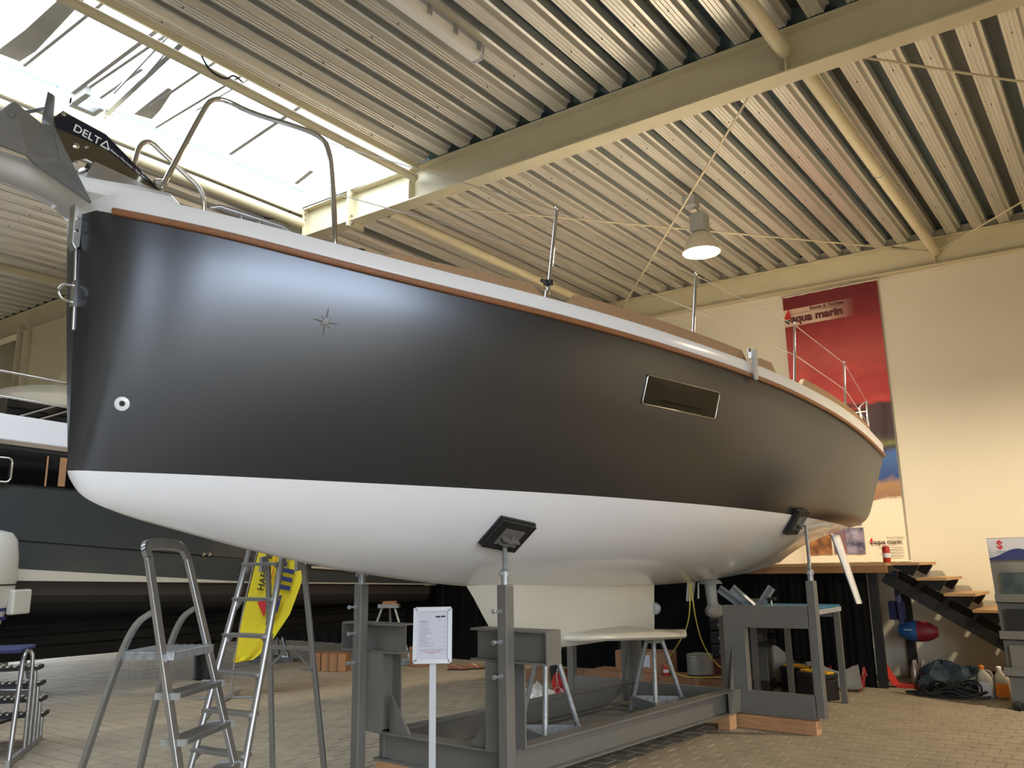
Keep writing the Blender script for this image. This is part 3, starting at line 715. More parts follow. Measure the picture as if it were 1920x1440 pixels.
# ------------------------------------------------------------------ anchor lying in the bow roller
anc = thing('anchor', 'grey plough anchor with polished shank lying over the bow of the grey sailing yacht', 'anchor', OB, -TH)
Lb = lambda a, b, z: (a, -b, z)
sh = [(-4.583, 3.814), (-4.536, 3.875), (-4.509, 3.868), (-4.31, 3.833), (-3.985, 3.619), (-4.03, 3.575), (-4.406, 3.655), (-4.475, 3.600), (-4.555, 3.686)]
m_shank = mat('mirror_shank', (0.30, 0.29, 0.25, 1), 0.12, 1.0)
MB().prism([(a, z) for a, z in sh], 'y', -.03, -.014).build('shank', m_shank, anc)
MB().prism([(-4.575, 3.812), (-4.536, 3.868), (-4.509, 3.861), (-4.313, 3.828), (-4.0, 3.622), (-4.02, 3.624), (-4.315, 3.752), (-4.56, 3.765)], 'y', -.0315, -.030).build('shank_sticker', mat('black_sticker', (0.008, 0.009, 0.02, 1), 0.3), anc)
lt = text('lettering', 'DELT', m_textwhite, anc, (-4.482, -.0322, 3.785), (1, 0, -.205), (.1, 0, 1), .062, .0004, .0006)
wd_t = max(v.co.x for v in lt.data.vertices)+.006
tri = MB(); q3 = [(0, 0), (.046, 0), (.023, .043)]
for i3 in range(3):
    a3, b3 = q3[i3], q3[(i3+1) % 3]; tri.bar((a3[0]+wd_t, a3[1]+.003, 0), (b3[0]+wd_t, b3[1]+.003, 0), .007, .0008)
to3 = tri.build('lettering', m_textwhite, anc); to3.matrix_basis = lt.matrix_basis.copy()
text('small_lettering', 'Lifetime Warranty \u2022 Fast Set \u2022', m_textwhite, anc, (-4.29, -.0322, 3.752), (1, 0, -.47), (.3, 0, 1), .020, .0003)
bt = MB()
for a, z, r_ in [(-4.455, 3.705, .016), (-4.40, 3.72, .009), (-4.45, 3.615, .010), (-4.533, 3.855, .012)]: bt.lathe([(r_, 0), (r_, .006), (r_*.6, .010), (.001, .010)], (a, -.030, z), 14, (0, -1, 0))
bt.build('shank_bolts', m_chrome, anc, 40)
def V_(d): return [Lb(*p) for p in d]
fp = dict(T=(-4.421, .20, 3.34), R=(-4.62, .14, 3.713), R2=(-4.685, .18, 3.679), Lp1=(-4.857, .32, 3.668), Lp2=(-5.03, .36, 3.417), Lp3=(-4.755, .26, 3.451), K=(-4.698, .22, 3.437), Mid=(-4.585, .18, 3.522), F1=(-4.572, -.10, 4.019), F1b=(-4.548, -.08, 4.0), F2=(-4.638, .06, 3.766), KR=(-4.605, .06, 3.556))
def plate(name, keys, thick=.012):
    mb = MB(); mb.add([Lb(*fp[k]) for k in keys], [tuple(range(len(keys)))])
    o = mb.build(name, m_anchor, anc); sdm = o.modifiers.new('thickness', 'SOLIDIFY'); sdm.thickness = thick; sdm.offset = 0; return o
plate('fluke_plate', ['Lp1', 'R2', 'Lp3', 'Lp2']); plate('fluke_plate', ['R2', 'R', 'Mid', 'K', 'Lp3']); plate('fluke_blade', ['Mid', 'T', 'K'], .016)
plate('fluke_ridge', ['R', 'T', 'Mid'], .02); plate('fluke_fin', ['F1', 'F1b', 'R', 'KR', 'F2'], .014); plate('fluke_blade', ['T', 'K', 'KR'], .014)
MB().tube([Lb(-4.862, .335, 3.59), Lb(-4.572, -.085, 3.92)], .010, 10).build('cross_bar', m_anchor, anc, 50)
ro = MB(); ro.lathe([(.035, -.04), (.02, 0), (.035, .04)], Lb(-4.37, 0, 3.60), 16, (0, 1, 0)); ro.prism([(-4.40, 3.55), (-4.02, 3.57), (-3.98, 3.60), (-4.36, 3.645)], 'y', -.05, -.042); ro.prism([(-4.40, 3.55), (-4.02, 3.57), (-3.98, 3.60), (-4.36, 3.645)], 'y', .042, .05); ro.build('bow_roller', m_steel, boat, 50)

# ------------------------------------------------------------------ cradle
cr = thing('boat_cradle', 'grey welded steel boat cradle on timber blocks carrying the sailing yacht', 'boat cradle', OB, -TH)
for sg in (1, -1):
    MB().ibeam(-1.72, 1.68, -.57*sg, .14, .34, .12).build('rail', m_cradle, cr)
    # front upright: H column, stub beam and gusset
    f_ = MB(); f_.box(-1.80, -1.785, (-.60-.09)*sg if sg > 0 else .51, -.51 if sg > 0 else .69, .34, .89); f_.box(-1.615, -1.60, -.69 if sg > 0 else .51, -.51 if sg > 0 else .69, .34, .89); f_.box(-1.785, -1.615, -.605 if sg > 0 else .595, -.595 if sg > 0 else .605, .34, .89)
    f_.build('upright', m_cradle, cr)
    ya, yb_ = sorted((-.36*sg, -1.0*sg))
    MB().ibeam_y(ya, yb_, -1.70, .89, 1.10, .16).build('stub_beam', m_cradle, cr)
    MB().box(-1.775, -1.625, -1.004*sg-.005, -1.004*sg+.005, .89, 1.10).build('end_plate', m_cradle, cr)
    MB().prism([(-.51*sg, .34), (-.51*sg, .60), (-.30*sg, .34)], 'x', -1.715, -1.695).build('gusset', m_cradle, cr)
    # rear C frame
    yo, yi = -1.33*sg, -.49*sg
    y0_, y1_ = min(yo, yi), max(yo, yi)
    cpts = [(yi, .12), (yo, .12), (yo, .325), (-.705*sg, .325), (-.705*sg, .895), (yo, .905), (yo, 1.10), (yi, 1.10)]
    cf = MB(); cf.prism(cpts, 'x', 1.68, 1.76); cf.build('end_frame', m_cradle, cr, None, .004)
    MB().prism([(1.68, .34), (1.68, .75), (1.56, .34)], 'y', -.58*sg-.006, -.58*sg+.006).build('gusset', m_cradle, cr)
    MB().box(1.40, 1.68, -.635*sg-.004, -.635*sg+.004, .14, .34).box(1.5, 1.51, -.63 if sg > 0 else .51, -.51 if sg > 0 else .63, .154, .326).build('web_stiffener', m_cradle, cr)
# cross members
MB().ibeam_y(-.63, .63, -1.70, .14, .34, .12).build('cross_member', m_cradle, cr)
MB().box(1.62, 1.70, -.49, .49, .12, .33).build('cross_member', m_cradle, cr)
MB().box(-1.6, 1.6, -.50, .50, .115, .14).build('bottom_plate', m_cradle, cr)
def jack(px, py, ztop, zbot, pad_c, pad_n, pad_u, bolts):
    p = MB(); p.box(px-.04, px+.04, py-.04, py+.04, zbot, ztop); post = p.build('jack_post', m_cradle, cr, None, .008)
    bb = MB()
    for z in bolts:
        bb.tube([(px-.04, py+.005, z), (px-.058, py+.005, z)], .016, 6).tube([(px-.05, py+.005, z), (px-.10, py+.01, z)], .008, 8).tube([(px-.10, py+.01, z), (px-.112, py+.01, z)], .015, 8)
    bb.build('clamp_bolt', m_galv, post, 40)
    c = Vector(pad_c); n = Vector(pad_n).normalized(); uu = Vector(pad_u); uu = (uu-n*uu.dot(n)).normalized(); vv = n.cross(uu)
    tip = c-n*.075
    st_ = MB(); st_.tube([(px, py, ztop-.05), (px, py, ztop+.055)], .026, 14)
    zz = ztop+.055; st_.lathe([(.034, 0), (.036, .03), (.022, .045)], (px, py, zz), 14); st_.tube([(px-.055, py, zz+.015), (px+.055, py, zz+.015)], .011, 8)
    zz += .045
    k = 0
    while zz < tip.z-.005:
        st_.lathe([(.015, 0), (.018, .004), (.015, .008)], (px, py, zz), 12); zz += .008
    st_.tube([(px, py, ztop+.09), (px, py, max(zz, ztop+.10)), tuple(tip)], .014, 10); st_.build('screw_shaft', m_galv, post, 40)
    pd = MB(); pd.obox(c, uu*.155, vv*.13, n*.010); pd.obox(c-n*.024, uu*.15, vv*.125, n*.010)
    pd.build('support_pad', m_rub, post)
    br = MB(); br.obox(c-n*.055, uu*.07, vv*.006, n*.028); br.obox(c-n*.05+vv*.04, uu*.07, vv*.006, n*.022); br.obox(c-n*.037, uu*.085, vv*.07, n*.004); br.tube([c-n*.06-vv*.03, c-n*.06+vv*.07], .010, 8); br.tube([c-n*.045+uu*.06-vv*.06, c-n*.045+uu*.06+vv*.06], .009, 8)
    br.build('pad_bracket', m_cradle, post, 40)
def under(a, b):   # z and outward normal of the white bottom at lateral b (positive = port)
    def q(a_, b_):
        u = ((a_-A0)/(A1-A0))**(1/1.7); sc_ = section(u, 40, 40)[:56]
        return float(np.interp(abs(b_), [p[1] for p in sc_], [p[2] for p in sc_]))
    z = q(a, b); e = .03
    dzb = (q(a, abs(b)+e)-q(a, abs(b)-e))/(2*e); dza = (q(a+e, b)-q(a-e, b))/(2*e)
    n = Vector((dza, -dzb if b > 0 else dzb, -1)); n.normalize()
    return z, n
for sg in (1, -1):
    for (px, b, bp, zt, zb_, bolts) in [(-1.83, .72, .74, 1.385, .06, (1.22, 1.03, .82)), (1.72, 1.375, 1.27, 1.33, .14, ())]:
        z, n = under(px, bp*sg)
        c = Vector((px+.0, -bp*sg, z))+n*.014
        jack(px, -b*sg, zt, zb_, c, -n, (1, 0, 0), bolts)

# galvanised keel stands
def keel_stand(label, ac, bc, ztop, zbase, rot):
    t = thing('keel_stand', label, 'stand', (0, 0, 0), 0, 'keel stands')
    wc_ = Matrix.Translation(Vector(OB)) @ Matrix.Rotation(-TH, 4, 'Z') @ Vector((ac, -bc, 0))
    t.matrix_basis = Matrix.Translation(wc_+Vector((0, 0, zbase))) @ Matrix.Rotation(rot, 4, 'Z')
    h = ztop-zbase; R0, R1 = .085, .30
    tops = [(R0*math.cos(2*math.pi*k/3), R0*math.sin(2*math.pi*k/3)) for k in range(3)]
    bots = [(R1*math.cos(2*math.pi*k/3), R1*math.sin(2*math.pi*k/3)) for k in range(3)]
    for (x0, y0), (x1, y1) in zip(bots, tops):
        lg = MB().tube([(x0, y0, 0.0), (x1, y1, h-.05)], .021, 12).build('leg', m_galv, t, 50)
    MB().prism([(x*1.35, y*1.35) for x, y in tops], 'z', h-.07, h-.02).prism([(x*1.6, y*1.6) for x, y in tops], 'z', h-.02, h).build('head_plate', m_galv, t)
    bp_ = MB()
    for k in range(3):
        a_, b_ = Vector((*bots[k], 0)), Vector((*bots[(k+1) % 3], 0)); bp_.bar(a_+Vector((0, 0, .075)), b_+Vector((0, 0, .075)), .008, .10)
    bp_.build('base_plate', m_galv, t)
    return t
keel_stand('galvanised tripod stand under the aft end of the white keel wing', 1.16, .02, .835, .14, rad(205))
keel_stand('galvanised tripod stand behind the near front jack post under the keel', -.62, .10, .865, .14, rad(-30))

# timber blocks under the cradle
def block(label, x0, x1, y0, y1, z0, z1):
    t = thing('timber_block', label, 'timber block', OB, -TH)
    MB().box(x0, x1, y0, y1, z0, z1).build('beam', m_wood, t, None, .004)
    for yy in (y0-.0015, y1+.0015): MB().box(x0+.004, x1-.004, min(yy, y0 if yy < y0 else y1), max(yy, y0 if yy < y0 else y1), z0+.004, z1-.004).build('end_grain', m_woodend, t)
    return t
block('long timber block under the near rear end frame of the cradle', 1.62, 1.74, -1.345, -.53, .0, .12)
block('long timber block under the far rear end frame of the cradle', 1.62, 1.74, .53, 1.345, .0, .12)
block('short timber block under the rear end of the near cradle rail', 1.42, 1.56, -.62, -.50, .0, .14)
block('timber block under the front cross member of the cradle', -1.76, -1.64, -.6, .6, .0, .14)

# ------------------------------------------------------------------ stage and stairs along the far wall
stg = thing('stage', 'raised timber stage with black cloth skirt along the far wall', 'stage', (11.05, 2.62, 0))
L_ = 7.4
for k in range(8):
    MB().box(.002+k*.17, .168+k*.17, 0, L_, 1.44, 1.475).build('deck_board', m_treadwood, stg)
MB().box(0, .045, 0, L_, 1.355, 1.438).build('fascia', mat('fascia_timber', (0.33, 0.17, 0.07, 1), 0.6, noise=0.2, scale=6, stretch=(10, 1, 10)), stg, None, .003)
rows = []
n = 240
for z in (0.0, .7, 1.354): rows.append([(.05+.012*math.sin(i*1.9)+.008*math.sin(i*.7+z), .26+(L_-.26)*i/n, z) for i in range(n+1)])
MB().grid(rows).build('skirt', m_black, stg, 60)
m_darksteel = mat('dark_steel', (0.009, 0.009, 0.009, 1), 0.6)
for y in (.20, 3.8, 7.3): MB().box(.06, .14, y-.05, y+.05, 0, 1.354).build('post', m_darksteel, stg)
for x in (1.26,): MB().box(x, x+.08, .05, .15, 0, 1.354).build('post', m_darksteel, stg)

sta = thing('staircase', 'open timber staircase with dark steel stringers down the far wall', 'stairs', (11.30, 2.62, 0))
for k in range(8):
    z = 1.475-.184*k; y1 = .02-.285*k if k else .02
    y0_ = y1-.34
    for (xa, xb) in ((0.0, .505), (.51, 1.02)):
        MB().box(xa, xb, y0_, y1, z-.035, z).build('tread', m_treadwood, sta, None, .003)
for xs_ in (.10, .90):
    sg = MB(); sg.bar((xs_, .12, 1.30), (xs_, -1.92, .02), .05, .13); sg.build('stringer', m_darksteel, sta)
    for k in range(7):
        z = 1.475-.184*k-.035; y1 = .02-.285*k; yy = y1-.33
        br = MB(); br.prism([(yy+.02, z), (y1-.02, z), (y1-.02, z-.02), (yy+.10, z-.13), (yy+.02, z-.02)], 'x', xs_-.025, xs_+.025); br.build('tread_bracket', m_darksteel, sta)

# black drape beyond the stage
rows = [[(12.25+.03*math.sin(i*1.3), 10.3+(YL-10.4)*i/120, z) for i in range(121)] for z in (0.0, 1.2, 2.3)]
o = MB().grid(rows).build('black_drape', m_black, None, 60); tag(o, 'black cloth drape along the far wall behind the motor yacht', 'drape')

# ------------------------------------------------------------------ banner on the far wall
ban = thing('wall_banner', 'tall red sunset banner hanging on the far wall above the stage', 'banner', (XW-.03, 3.33, 1.5))
m_ban = bpy.data.materials.new('banner_print'); m_ban.use_nodes = True
nt = m_ban.node_tree; bs = nt.nodes['Principled BSDF']; bs.inputs['Roughness'].default_value = .55
tc = nt.nodes.new('ShaderNodeTexCoord'); sp_ = nt.nodes.new('ShaderNodeSeparateXYZ'); nt.links.new(tc.outputs['Object'], sp_.inputs[0])
def ramp(stops, src, interp='LINEAR'):
    r_ = nt.nodes.new('ShaderNodeValToRGB'); r_.color_ramp.interpolation = interp
    e = r_.color_ramp.elements
    while len(e) < len(stops): e.new(.5)
    for i, (p, c) in enumerate(stops): e[i].position = p; e[i].color = c
    nt.links.new(src, r_.inputs[0]); return r_
def math_(op, a, b=None):
    m = nt.nodes.new('ShaderNodeMath'); m.operation = op
    for i, q in enumerate((a, b)):
        if q is None: continue
        if hasattr(q, 'links') or hasattr(q, 'is_linked'): nt.links.new(q, m.inputs[i])
        else: m.inputs[i].default_value = q
    return m.outputs[0]
nz = nt.nodes.new('ShaderNodeTexNoise'); nz.inputs['Scale'].default_value = 2.2; nz.inputs['Detail'].default_value = 6
mp = nt.nodes.new('ShaderNodeMapping'); mp.inputs['Scale'].default_value = (1, 1, 2.6); nt.links.new(tc.outputs['Object'], mp.inputs[0]); nt.links.new(mp.outputs[0], nz.inputs['Vector'])
zf = math_('DIVIDE', sp_.outputs['Z'], 4.0)
zw_ = math_('ADD', zf, math_('MULTIPLY', math_('SUBTRACT', nz.outputs['Fac'], .5), .10))
base = ramp([(0.0, s(236, 222, 196)), (.205, s(236, 222, 196)), (.215, s(150, 110, 80)), (.26, s(170, 130, 90)), (.285, s(40, 72, 130)), (.36, s(60, 100, 160)), (.385, s(60, 50, 45)), (.40, s(120, 120, 60)), (.425, s(60, 40, 45)), (.44, s(50, 22, 32)), (.545, s(70, 30, 38)), (.555, s(190, 50, 45)), (.63, s(188, 62, 58)), (.74, s(188, 82, 74)), (.83, s(160, 52, 52)), (.90, s(125, 28, 34)), (.97, s(108, 18, 26)), (1.0, s(108, 18, 26))][:32], zw_)
# clouds
cl = ramp([(.48, (0, 0, 0, 1)), (.72, (.55, .55, .55, 1))], nz.outputs['Fac'])
mixc = nt.nodes.new('ShaderNodeMix'); mixc.data_type = 'RGBA'
band = math_('MULTIPLY', math_('GREATER_THAN', zf, .555), math_('LESS_THAN', zf, .72))
nt.links.new(math_('MULTIPLY', cl.outputs[0], band), mixc.inputs[0]); nt.links.new(base.outputs[0], mixc.inputs[6]); mixc.inputs[7].default_value = s(225, 85, 75)
# pale logo strip that fades to the right
strip = math_('MULTIPLY', math_('GREATER_THAN', zf, .878), math_('LESS_THAN', zf, .945))
fade = ramp([(.25, (0, 0, 0, 1)), (.62, (.85, .85, .85, 1))], math_('ADD', math_('DIVIDE', sp_.outputs['Y'], 1.4), .5))
mix2 = nt.nodes.new('ShaderNodeMix'); mix2.data_type = 'RGBA'
nt.links.new(math_('MULTIPLY', strip, fade.outputs[0]), mix2.inputs[0]); nt.links.new(mixc.outputs[2], mix2.inputs[6]); mix2.inputs[7].default_value = s(228, 196, 170)
# below the landscape everything is plain paper
mix3 = nt.nodes.new('ShaderNodeMix'); mix3.data_type = 'RGBA'
nt.links.new(math_('LESS_THAN', zf, .205), mix3.inputs[0]); nt.links.new(mix2.outputs[2], mix3.inputs[6]); mix3.inputs[7].default_value = s(236, 222, 196)
nt.links.new(mix3.outputs[2], bs.inputs['Base Color'])
rows = []
for j in range(41):
    z = 4.0*j/40-.02
    rows.append([(-.012-.006*math.sin(y*17+z*1.5)*math.sin(z*.8)-.004*math.sin(y*31+z*3)-.01, y, min(z, 3.98)+(.02*y if j == 40 else 0)) for y in [-.69+1.38*i/40 for i in range(41)]])
MB().grid(rows).build('sheet', m_ban, ban, 60)
for z, ww in ((3.97, 1.44), (.0, 1.44)): MB().tube([(-.018, -ww/2, z+(.014 if z > 1 else -.01)), (-.018, ww/2, z+(.014 if z > 1 else -.01))], .010, 8).build('batten', m_wall, ban, 60)
for y in (-.70, 0, .70): MB().lathe([(.012, 0), (.012, .02), (.001, .02)], (-.04, y, 3.985), 10, (-1, 0, 0)).build('fixing', m_steel, ban, 50)
BX = -.045; rgt = (0, -1, 0); upz = (0, 0, 1)
m_logo = mat('dark_logo_red', (0.10, 0.012, 0.018, 1), .6)
text('lettering', 'aqua marin', m_logo, ban, (BX, .585, 3.56), rgt, upz, .172, .0005, .006)
text('lettering', 'Boote & Yachten', m_logo, ban, (BX, .29, 3.715), rgt, upz, .072, .0005, .0015)
def sailmark(x, y, z, k):
    MB().add([(x, y, z), (x, y-.115*k, z), (x, y-.085*k, z+.17*k)], [(0, 1, 2)]).build('sail_mark', m_redprint, ban)
    MB().add([(x, y, z-.015*k), (x, y-.10*k, z-.015*k), (x, y-.075*k, z-.09*k)], [(0, 1, 2)]).build('hull_mark', m_textblack, ban)
sailmark(BX, .69, 3.625, 1.0)
MB().box(BX-.0005, BX, -.16, .585, 3.692, 3.698).build('logo_rule', m_logo, ban)
# lower panel: two rows of small boat photographs and the small logo
m_ph = [mat('photo_sky', s(120, 150, 200), .5, col2=s(230, 232, 240), scale=5), mat('photo_interior', s(190, 130, 80), .5, col2=s(60, 35, 25), scale=7), mat('photo_cockpit', s(40, 40, 70), .5, col2=s(190, 180, 200), scale=6), mat('photo_teak', s(150, 90, 80), .5, col2=s(120, 100, 120), scale=8)]
for (y0_, y1_, z0_, z1_, q) in [(.24, -.13, .50, .82, 0), (.66, .26, .50, .82, 2), (.66, .30, .10, .46, 1), (.27, .10, .10, .46, 3), (.09, -.15, .10, .46, 2)]:
    MB().box(BX+.006, BX+.009, y1_, y0_, z0_, z1_).build('photo_print', m_ph[q], ban)
text('lettering', 'aqua marin', m_textblack, ban, (BX, -.27, .225), rgt, upz, .082, .0005, .0012)
text('lettering', 'Boote & Yachten', m_textblack, ban, (BX, -.45, .297), rgt, upz, .032, .0005)
sailmark(BX, -.215, .25, .42)
for k in range(4): MB().box(BX, BX+.001, -.64, -.33-.05*(k % 2), .17-.04*k, .178-.04*k).build('print_line', m_textgrey, ban)

# red spray can on the stage
def can(loc, label, m, r_=.033, h=.15, capm=None):
    t = thing('can', label, 'can', loc)
    MB().lathe([(.001, 0), (r_*.94, 0), (r_, .006), (r_, h*.88), (r_*.8, h*.96), (r_*.8, h), (.001, h)], (0, 0, 0), 20).build('body', m, t, 40)
    MB().lathe([(r_*.8, h), (r_*.72, h+.004), (.001, h-.002)], (0, 0, 0), 20).build('lid', m_alu, t, 40)
    MB().lathe([(r_*1.01, h*.30), (r_*1.01, h*.58)], (0, 0, 0), 20).build('band', capm or m_textwhite, t, 40)
    return t
can((11.28, 2.66, 1.476), 'red and white can on the right end of the stage below the banner', m_red, .045, .20)

# ------------------------------------------------------------------ motor yacht behind, left
ym = thing('motor_yacht', 'large dark grey motor yacht with white stripe and black underbody behind the sailing yacht', 'motor yacht', (4.0, 10.2, 0))
X0, X1 = -6.5, 7.2
def zline(z4, z11): return lambda x: z4+(z11-z4)*x/7.2
zst = zline(1.44, 1.21); zst2 = lambda x: zst(x)+.135*max(.09, (1-x/3.6))**1.0*1.0 if x < 3.3 else zst(x)+.012
zdk = zline(2.95, 2.72); zbb = zline(2.50, 2.39); zbt = zline(2.885, 2.70)
xl = [X0+(X1-X0)*i/40 for i in range(41)]
def strip_(name, m, f0, f1, y0, y1, par=ym, xa=X0, xb=X1):
    q = [xa+(xb-xa)*i/40 for i in range(41)]
    return MB().grid([[(x, y0, f0(x)), (x, y1, f1(x))] for x in q]).build(name, m, par, 60)
WY = 3.0
hb = MB()
prof = lambda x: [(.42, zst(x)-.12-.0), (.02, zst(x)), (0, zst2(x)), (-.01, zst2(x)+.30), (.012, zst2(x)+.305), (.012, zst2(x)+.318), (-.01, zst2(x)+.323), (-.02, zbb(x)), (-.04, zdk(x))]
hb.grid([[(x, y, z) for y, z in prof(x)[2:]] for x in xl])
hb.grid([[(x, WY-y, z) for y, z in prof(x)[2:]] for x in xl])
hb.add([(X1, -.04, zdk(X1)), (X1, WY+.04, zdk(X1)), (X1, WY, zst(X1)), (X1, 0, zst(X1))], [(0, 1, 2, 3)])
hb.build('hull', m_yachtgrey, ym, 30)
ub = MB(); ub.grid([[(x, .03, zst(x)+.03), (x, .06, zst(x)-.16), (x, .09, zst(x)-.24), (x, .75, .78), (x, 1.5, .42), (x, 2.25, .78), (x, 2.9, zst(x)-.24), (x, 2.98, zst(x)+.03)] for x in xl])
ub.m = [1 if (i % 7) in (0, 6) else 0 for i in range(len(ub.f))]
ub.add([(X1, .02, zst(X1)-.006), (X1, .09, zst(X1)-.24), (X1-.2, .75, .78), (X1-.3, 1.5, .42), (X1-.2, 2.25, .78), (X1, 2.98, zst(X1)-.006)], [tuple(range(6))])
for z in (.92, .80, .66): ub.grid([[(x, .55-.0+(.95-z)*1.2-.25, z), (x, .50+(.95-z)*1.2-.25, z-.02), (x, .60+(.95-z)*1.2-.2, z-.03)] for x in xl])
ub.build('underbody', [m_antifoul, m_antigrey], ym, 30)
st_ = MB(); st_.grid([[(x, .015, zst(x)-.004), (x, -.018, zst(x)), (x, -.018, zst2(x)), (x, .0, zst2(x)+.005)] for x in xl]); st_.build('stripe', m_keel, ym, 30)
strip_('window_band', m_glass, zbb, zbt, -.045, -.055)
rl = MB(); rl.grid([[(x, -.04, zdk(x)-.03), (x, -.09, zdk(x)-.02), (x, -.09, zdk(x)+.03), (x, -.04, zdk(x)+.05)] for x in xl]); rl.build('rubbing_strake', m_steel, ym, 30)
sd_ = MB(); sd_.grid([[(x, -.03, zdk(x)+.03), (x, .02, zdk(x)+.34), (x, .25, zdk(x)+.37), (x, WY-.25, zdk(x)+.37), (x, WY, zdk(x)+.03)] for x in xl])
sd_.f += [tuple(range(5)), tuple(range(len(sd_.v)-5, len(sd_.v)))]; sd_.m += [0, 0]
sd_.build('deck', m_white, ym, 40)
# porthole frame in the dark band and one seen cabin interior pane
ph = MB(); pp = [(-.10+.20*u, -.062, 2.51+.27*v) for u, v in [(q[0], q[1]) for q in rrect(5, .25, .2)]]
ph.tube(pp+[pp[0]], .014, 8, False); ph.build('porthole_frame', m_chrome, ym, 60)
MB().box(.62, .70, -.062, -.058, zbb(.6)+.01, zbt(.6)-.03).box(.47, .49, -.062, -.058, zbb(.5), zbt(.5)-.03).build('cabin_door_seen_through_band', m_wood, ym)
# hull fittings
for x in (2.62, 2.71):
    MB().lathe([(.026, 0), (.026, .01), (.014, .012), (.012, .0), (.001, .0)], (x, -.012, 1.72-.0), 16, (0, -1, 0)).build('hull_fitting', m_chrome, ym, 50)
# twin white fender bars low on the hull
for dz in (0, -.062): MB().bar((4.45, -.03, 1.60+dz), (5.6, -.03, 1.53+dz), .03, .032).build('white_trim_bar', m_keel, ym)
MB().box(4.2, 4.46, -.03, -.01, 1.51, 1.62).build('trim_bracket', m_blackplastic, ym)
MB().prism([(7.0, 0.0), (7.75, .05), (7.8, .1), (7.8, 2.9), (7.0, 3.0)], 'z', 1.19, 1.26).build('swim_platform', m_keel, ym, None, .01)
# rail, superstructure and canopy
for z in (.82, .53): MB().tube([(X0, .0, zdk(X0)+z), (X1-1.5, .0, zdk(X1-1.5)+z)], .014, 8).build('deck_rail', m_chrome, ym, 60)
for x in (-3.4, -1.6, 2.0, 3.8): MB().tube([(x, .02, zdk(x)+.30), (x, .0, zdk(x)+.82)], .012, 8).build('rail_post', m_chrome, ym, 60)
MB().tube([(-.75, .3, zdk(0)+.12), (-.20, .35, zdk(0)+.62)], .02, 8).build('dark_stay', m_greyplastic, ym, 60)
cbn = MB(); cbn.grid([[(x, .55, zdk(x)+.15), (x, .75, zdk(x)+.42), (x, 1.1, zdk(x)+.5), (x, 1.9, zdk(x)+.5), (x, 2.3, zdk(x)+.42), (x, 2.5, zdk(x)+.15)] for x in [.1, .3, 1.5, 3.0, 4.5]])
cbn.build('cabin', m_white, ym, 40)
cn = MB(); rows = []
for x, t in [(.15, 0), (.25, .35), (.55, .62), (1.0, .8), (1.8, .95), (2.8, 1.0), (3.6, .9), (4.0, .5)]:
    rows.append([(x, .45+.1*(1-t), 3.30), (x, .5, 3.30+.20*t), (x, .8, 3.30+.42*t), (x, 1.5, 3.32+.50*t), (x, 2.2, 3.30+.42*t), (x, 2.5, 3.30+.2*t), (x, 2.55, 3.30)])
cn.v = [(x, y, z+.27) for x, y, z in MB().grid(rows).v]; cn.f = MB().grid(rows).f; cn.m = [0]*len(cn.f); cn.build('canopy', mat('cream_canopy', (0.62, 0.55, 0.42, 1), .6, noise=.05, scale=3), ym, 50)
ws = MB(); ws.grid([[(x, .52, zdk(x)+.40), (x, .50, 3.58)] for x in (.2, 1.0, 2.0, 3.2)]); ws.build('windscreen', m_glass, ym)
for a_, b_ in [((.45, .40, 3.30), (1.15, .40, 3.62)), ((.2, .40, 3.30), (.75, .40, 3.55))]: MB().bar(a_, b_, .02, .02).build('canopy_strut', m_alu, ym)
MB().tube([(.05, .05, zdk(0)+.12), (.25, .05, zdk(0)+.11)], .010, 8).tube([(.11, .05, zdk(0)+.02), (.11, .05, zdk(0)+.12)], .008, 8).tube([(.18, .05, zdk(0)+.02), (.18, .05, zdk(0)+.12)], .008, 8).build('cleat', m_chrome, ym, 50)

# trestles under the motor yacht
def trestle(loc, rot, h, label, w_=.42):
    t = thing('trestle', label, 'trestle', loc, rot, 'yacht trestles')
    for x, y in ((-w_, -.22), (w_, -.22), (0, .30)):
        MB().tube([(x, y, .03), (x*.25, y*.25, h-.05)], .022, 10).build('leg', m_galv, t, 50)
    MB().box(-w_*.42, w_*.42, -.10, .10, h-.06, h).build('head', m_galv, t)
    MB().box(-w_-.06, w_+.06, -.24, -.20, 0, .07).bar((-w_, -.2, .035), (0, .3, .035), .03, .07).bar((w_, -.2, .035), (0, .3, .035), .03, .07).build('base_frame', m_galv, t)
    MB().box(-.09, .12, -.09, .09, h, h+.045).build('packing_block', m_wood, t)
trestle((10.05, 10.12, 0), rad(-55), .93, 'galvanised trestle with a timber packing block under the stern of the motor yacht', .40)
trestle((9.4, 12.2, 0), rad(-55), .62, 'far galvanised trestle under the motor yacht seen between the ladder legs', .34)
trestle((5.2, 12.0, 0), rad(-55), .55, 'galvanised trestle under the motor yacht behind the platform ladder', .34)

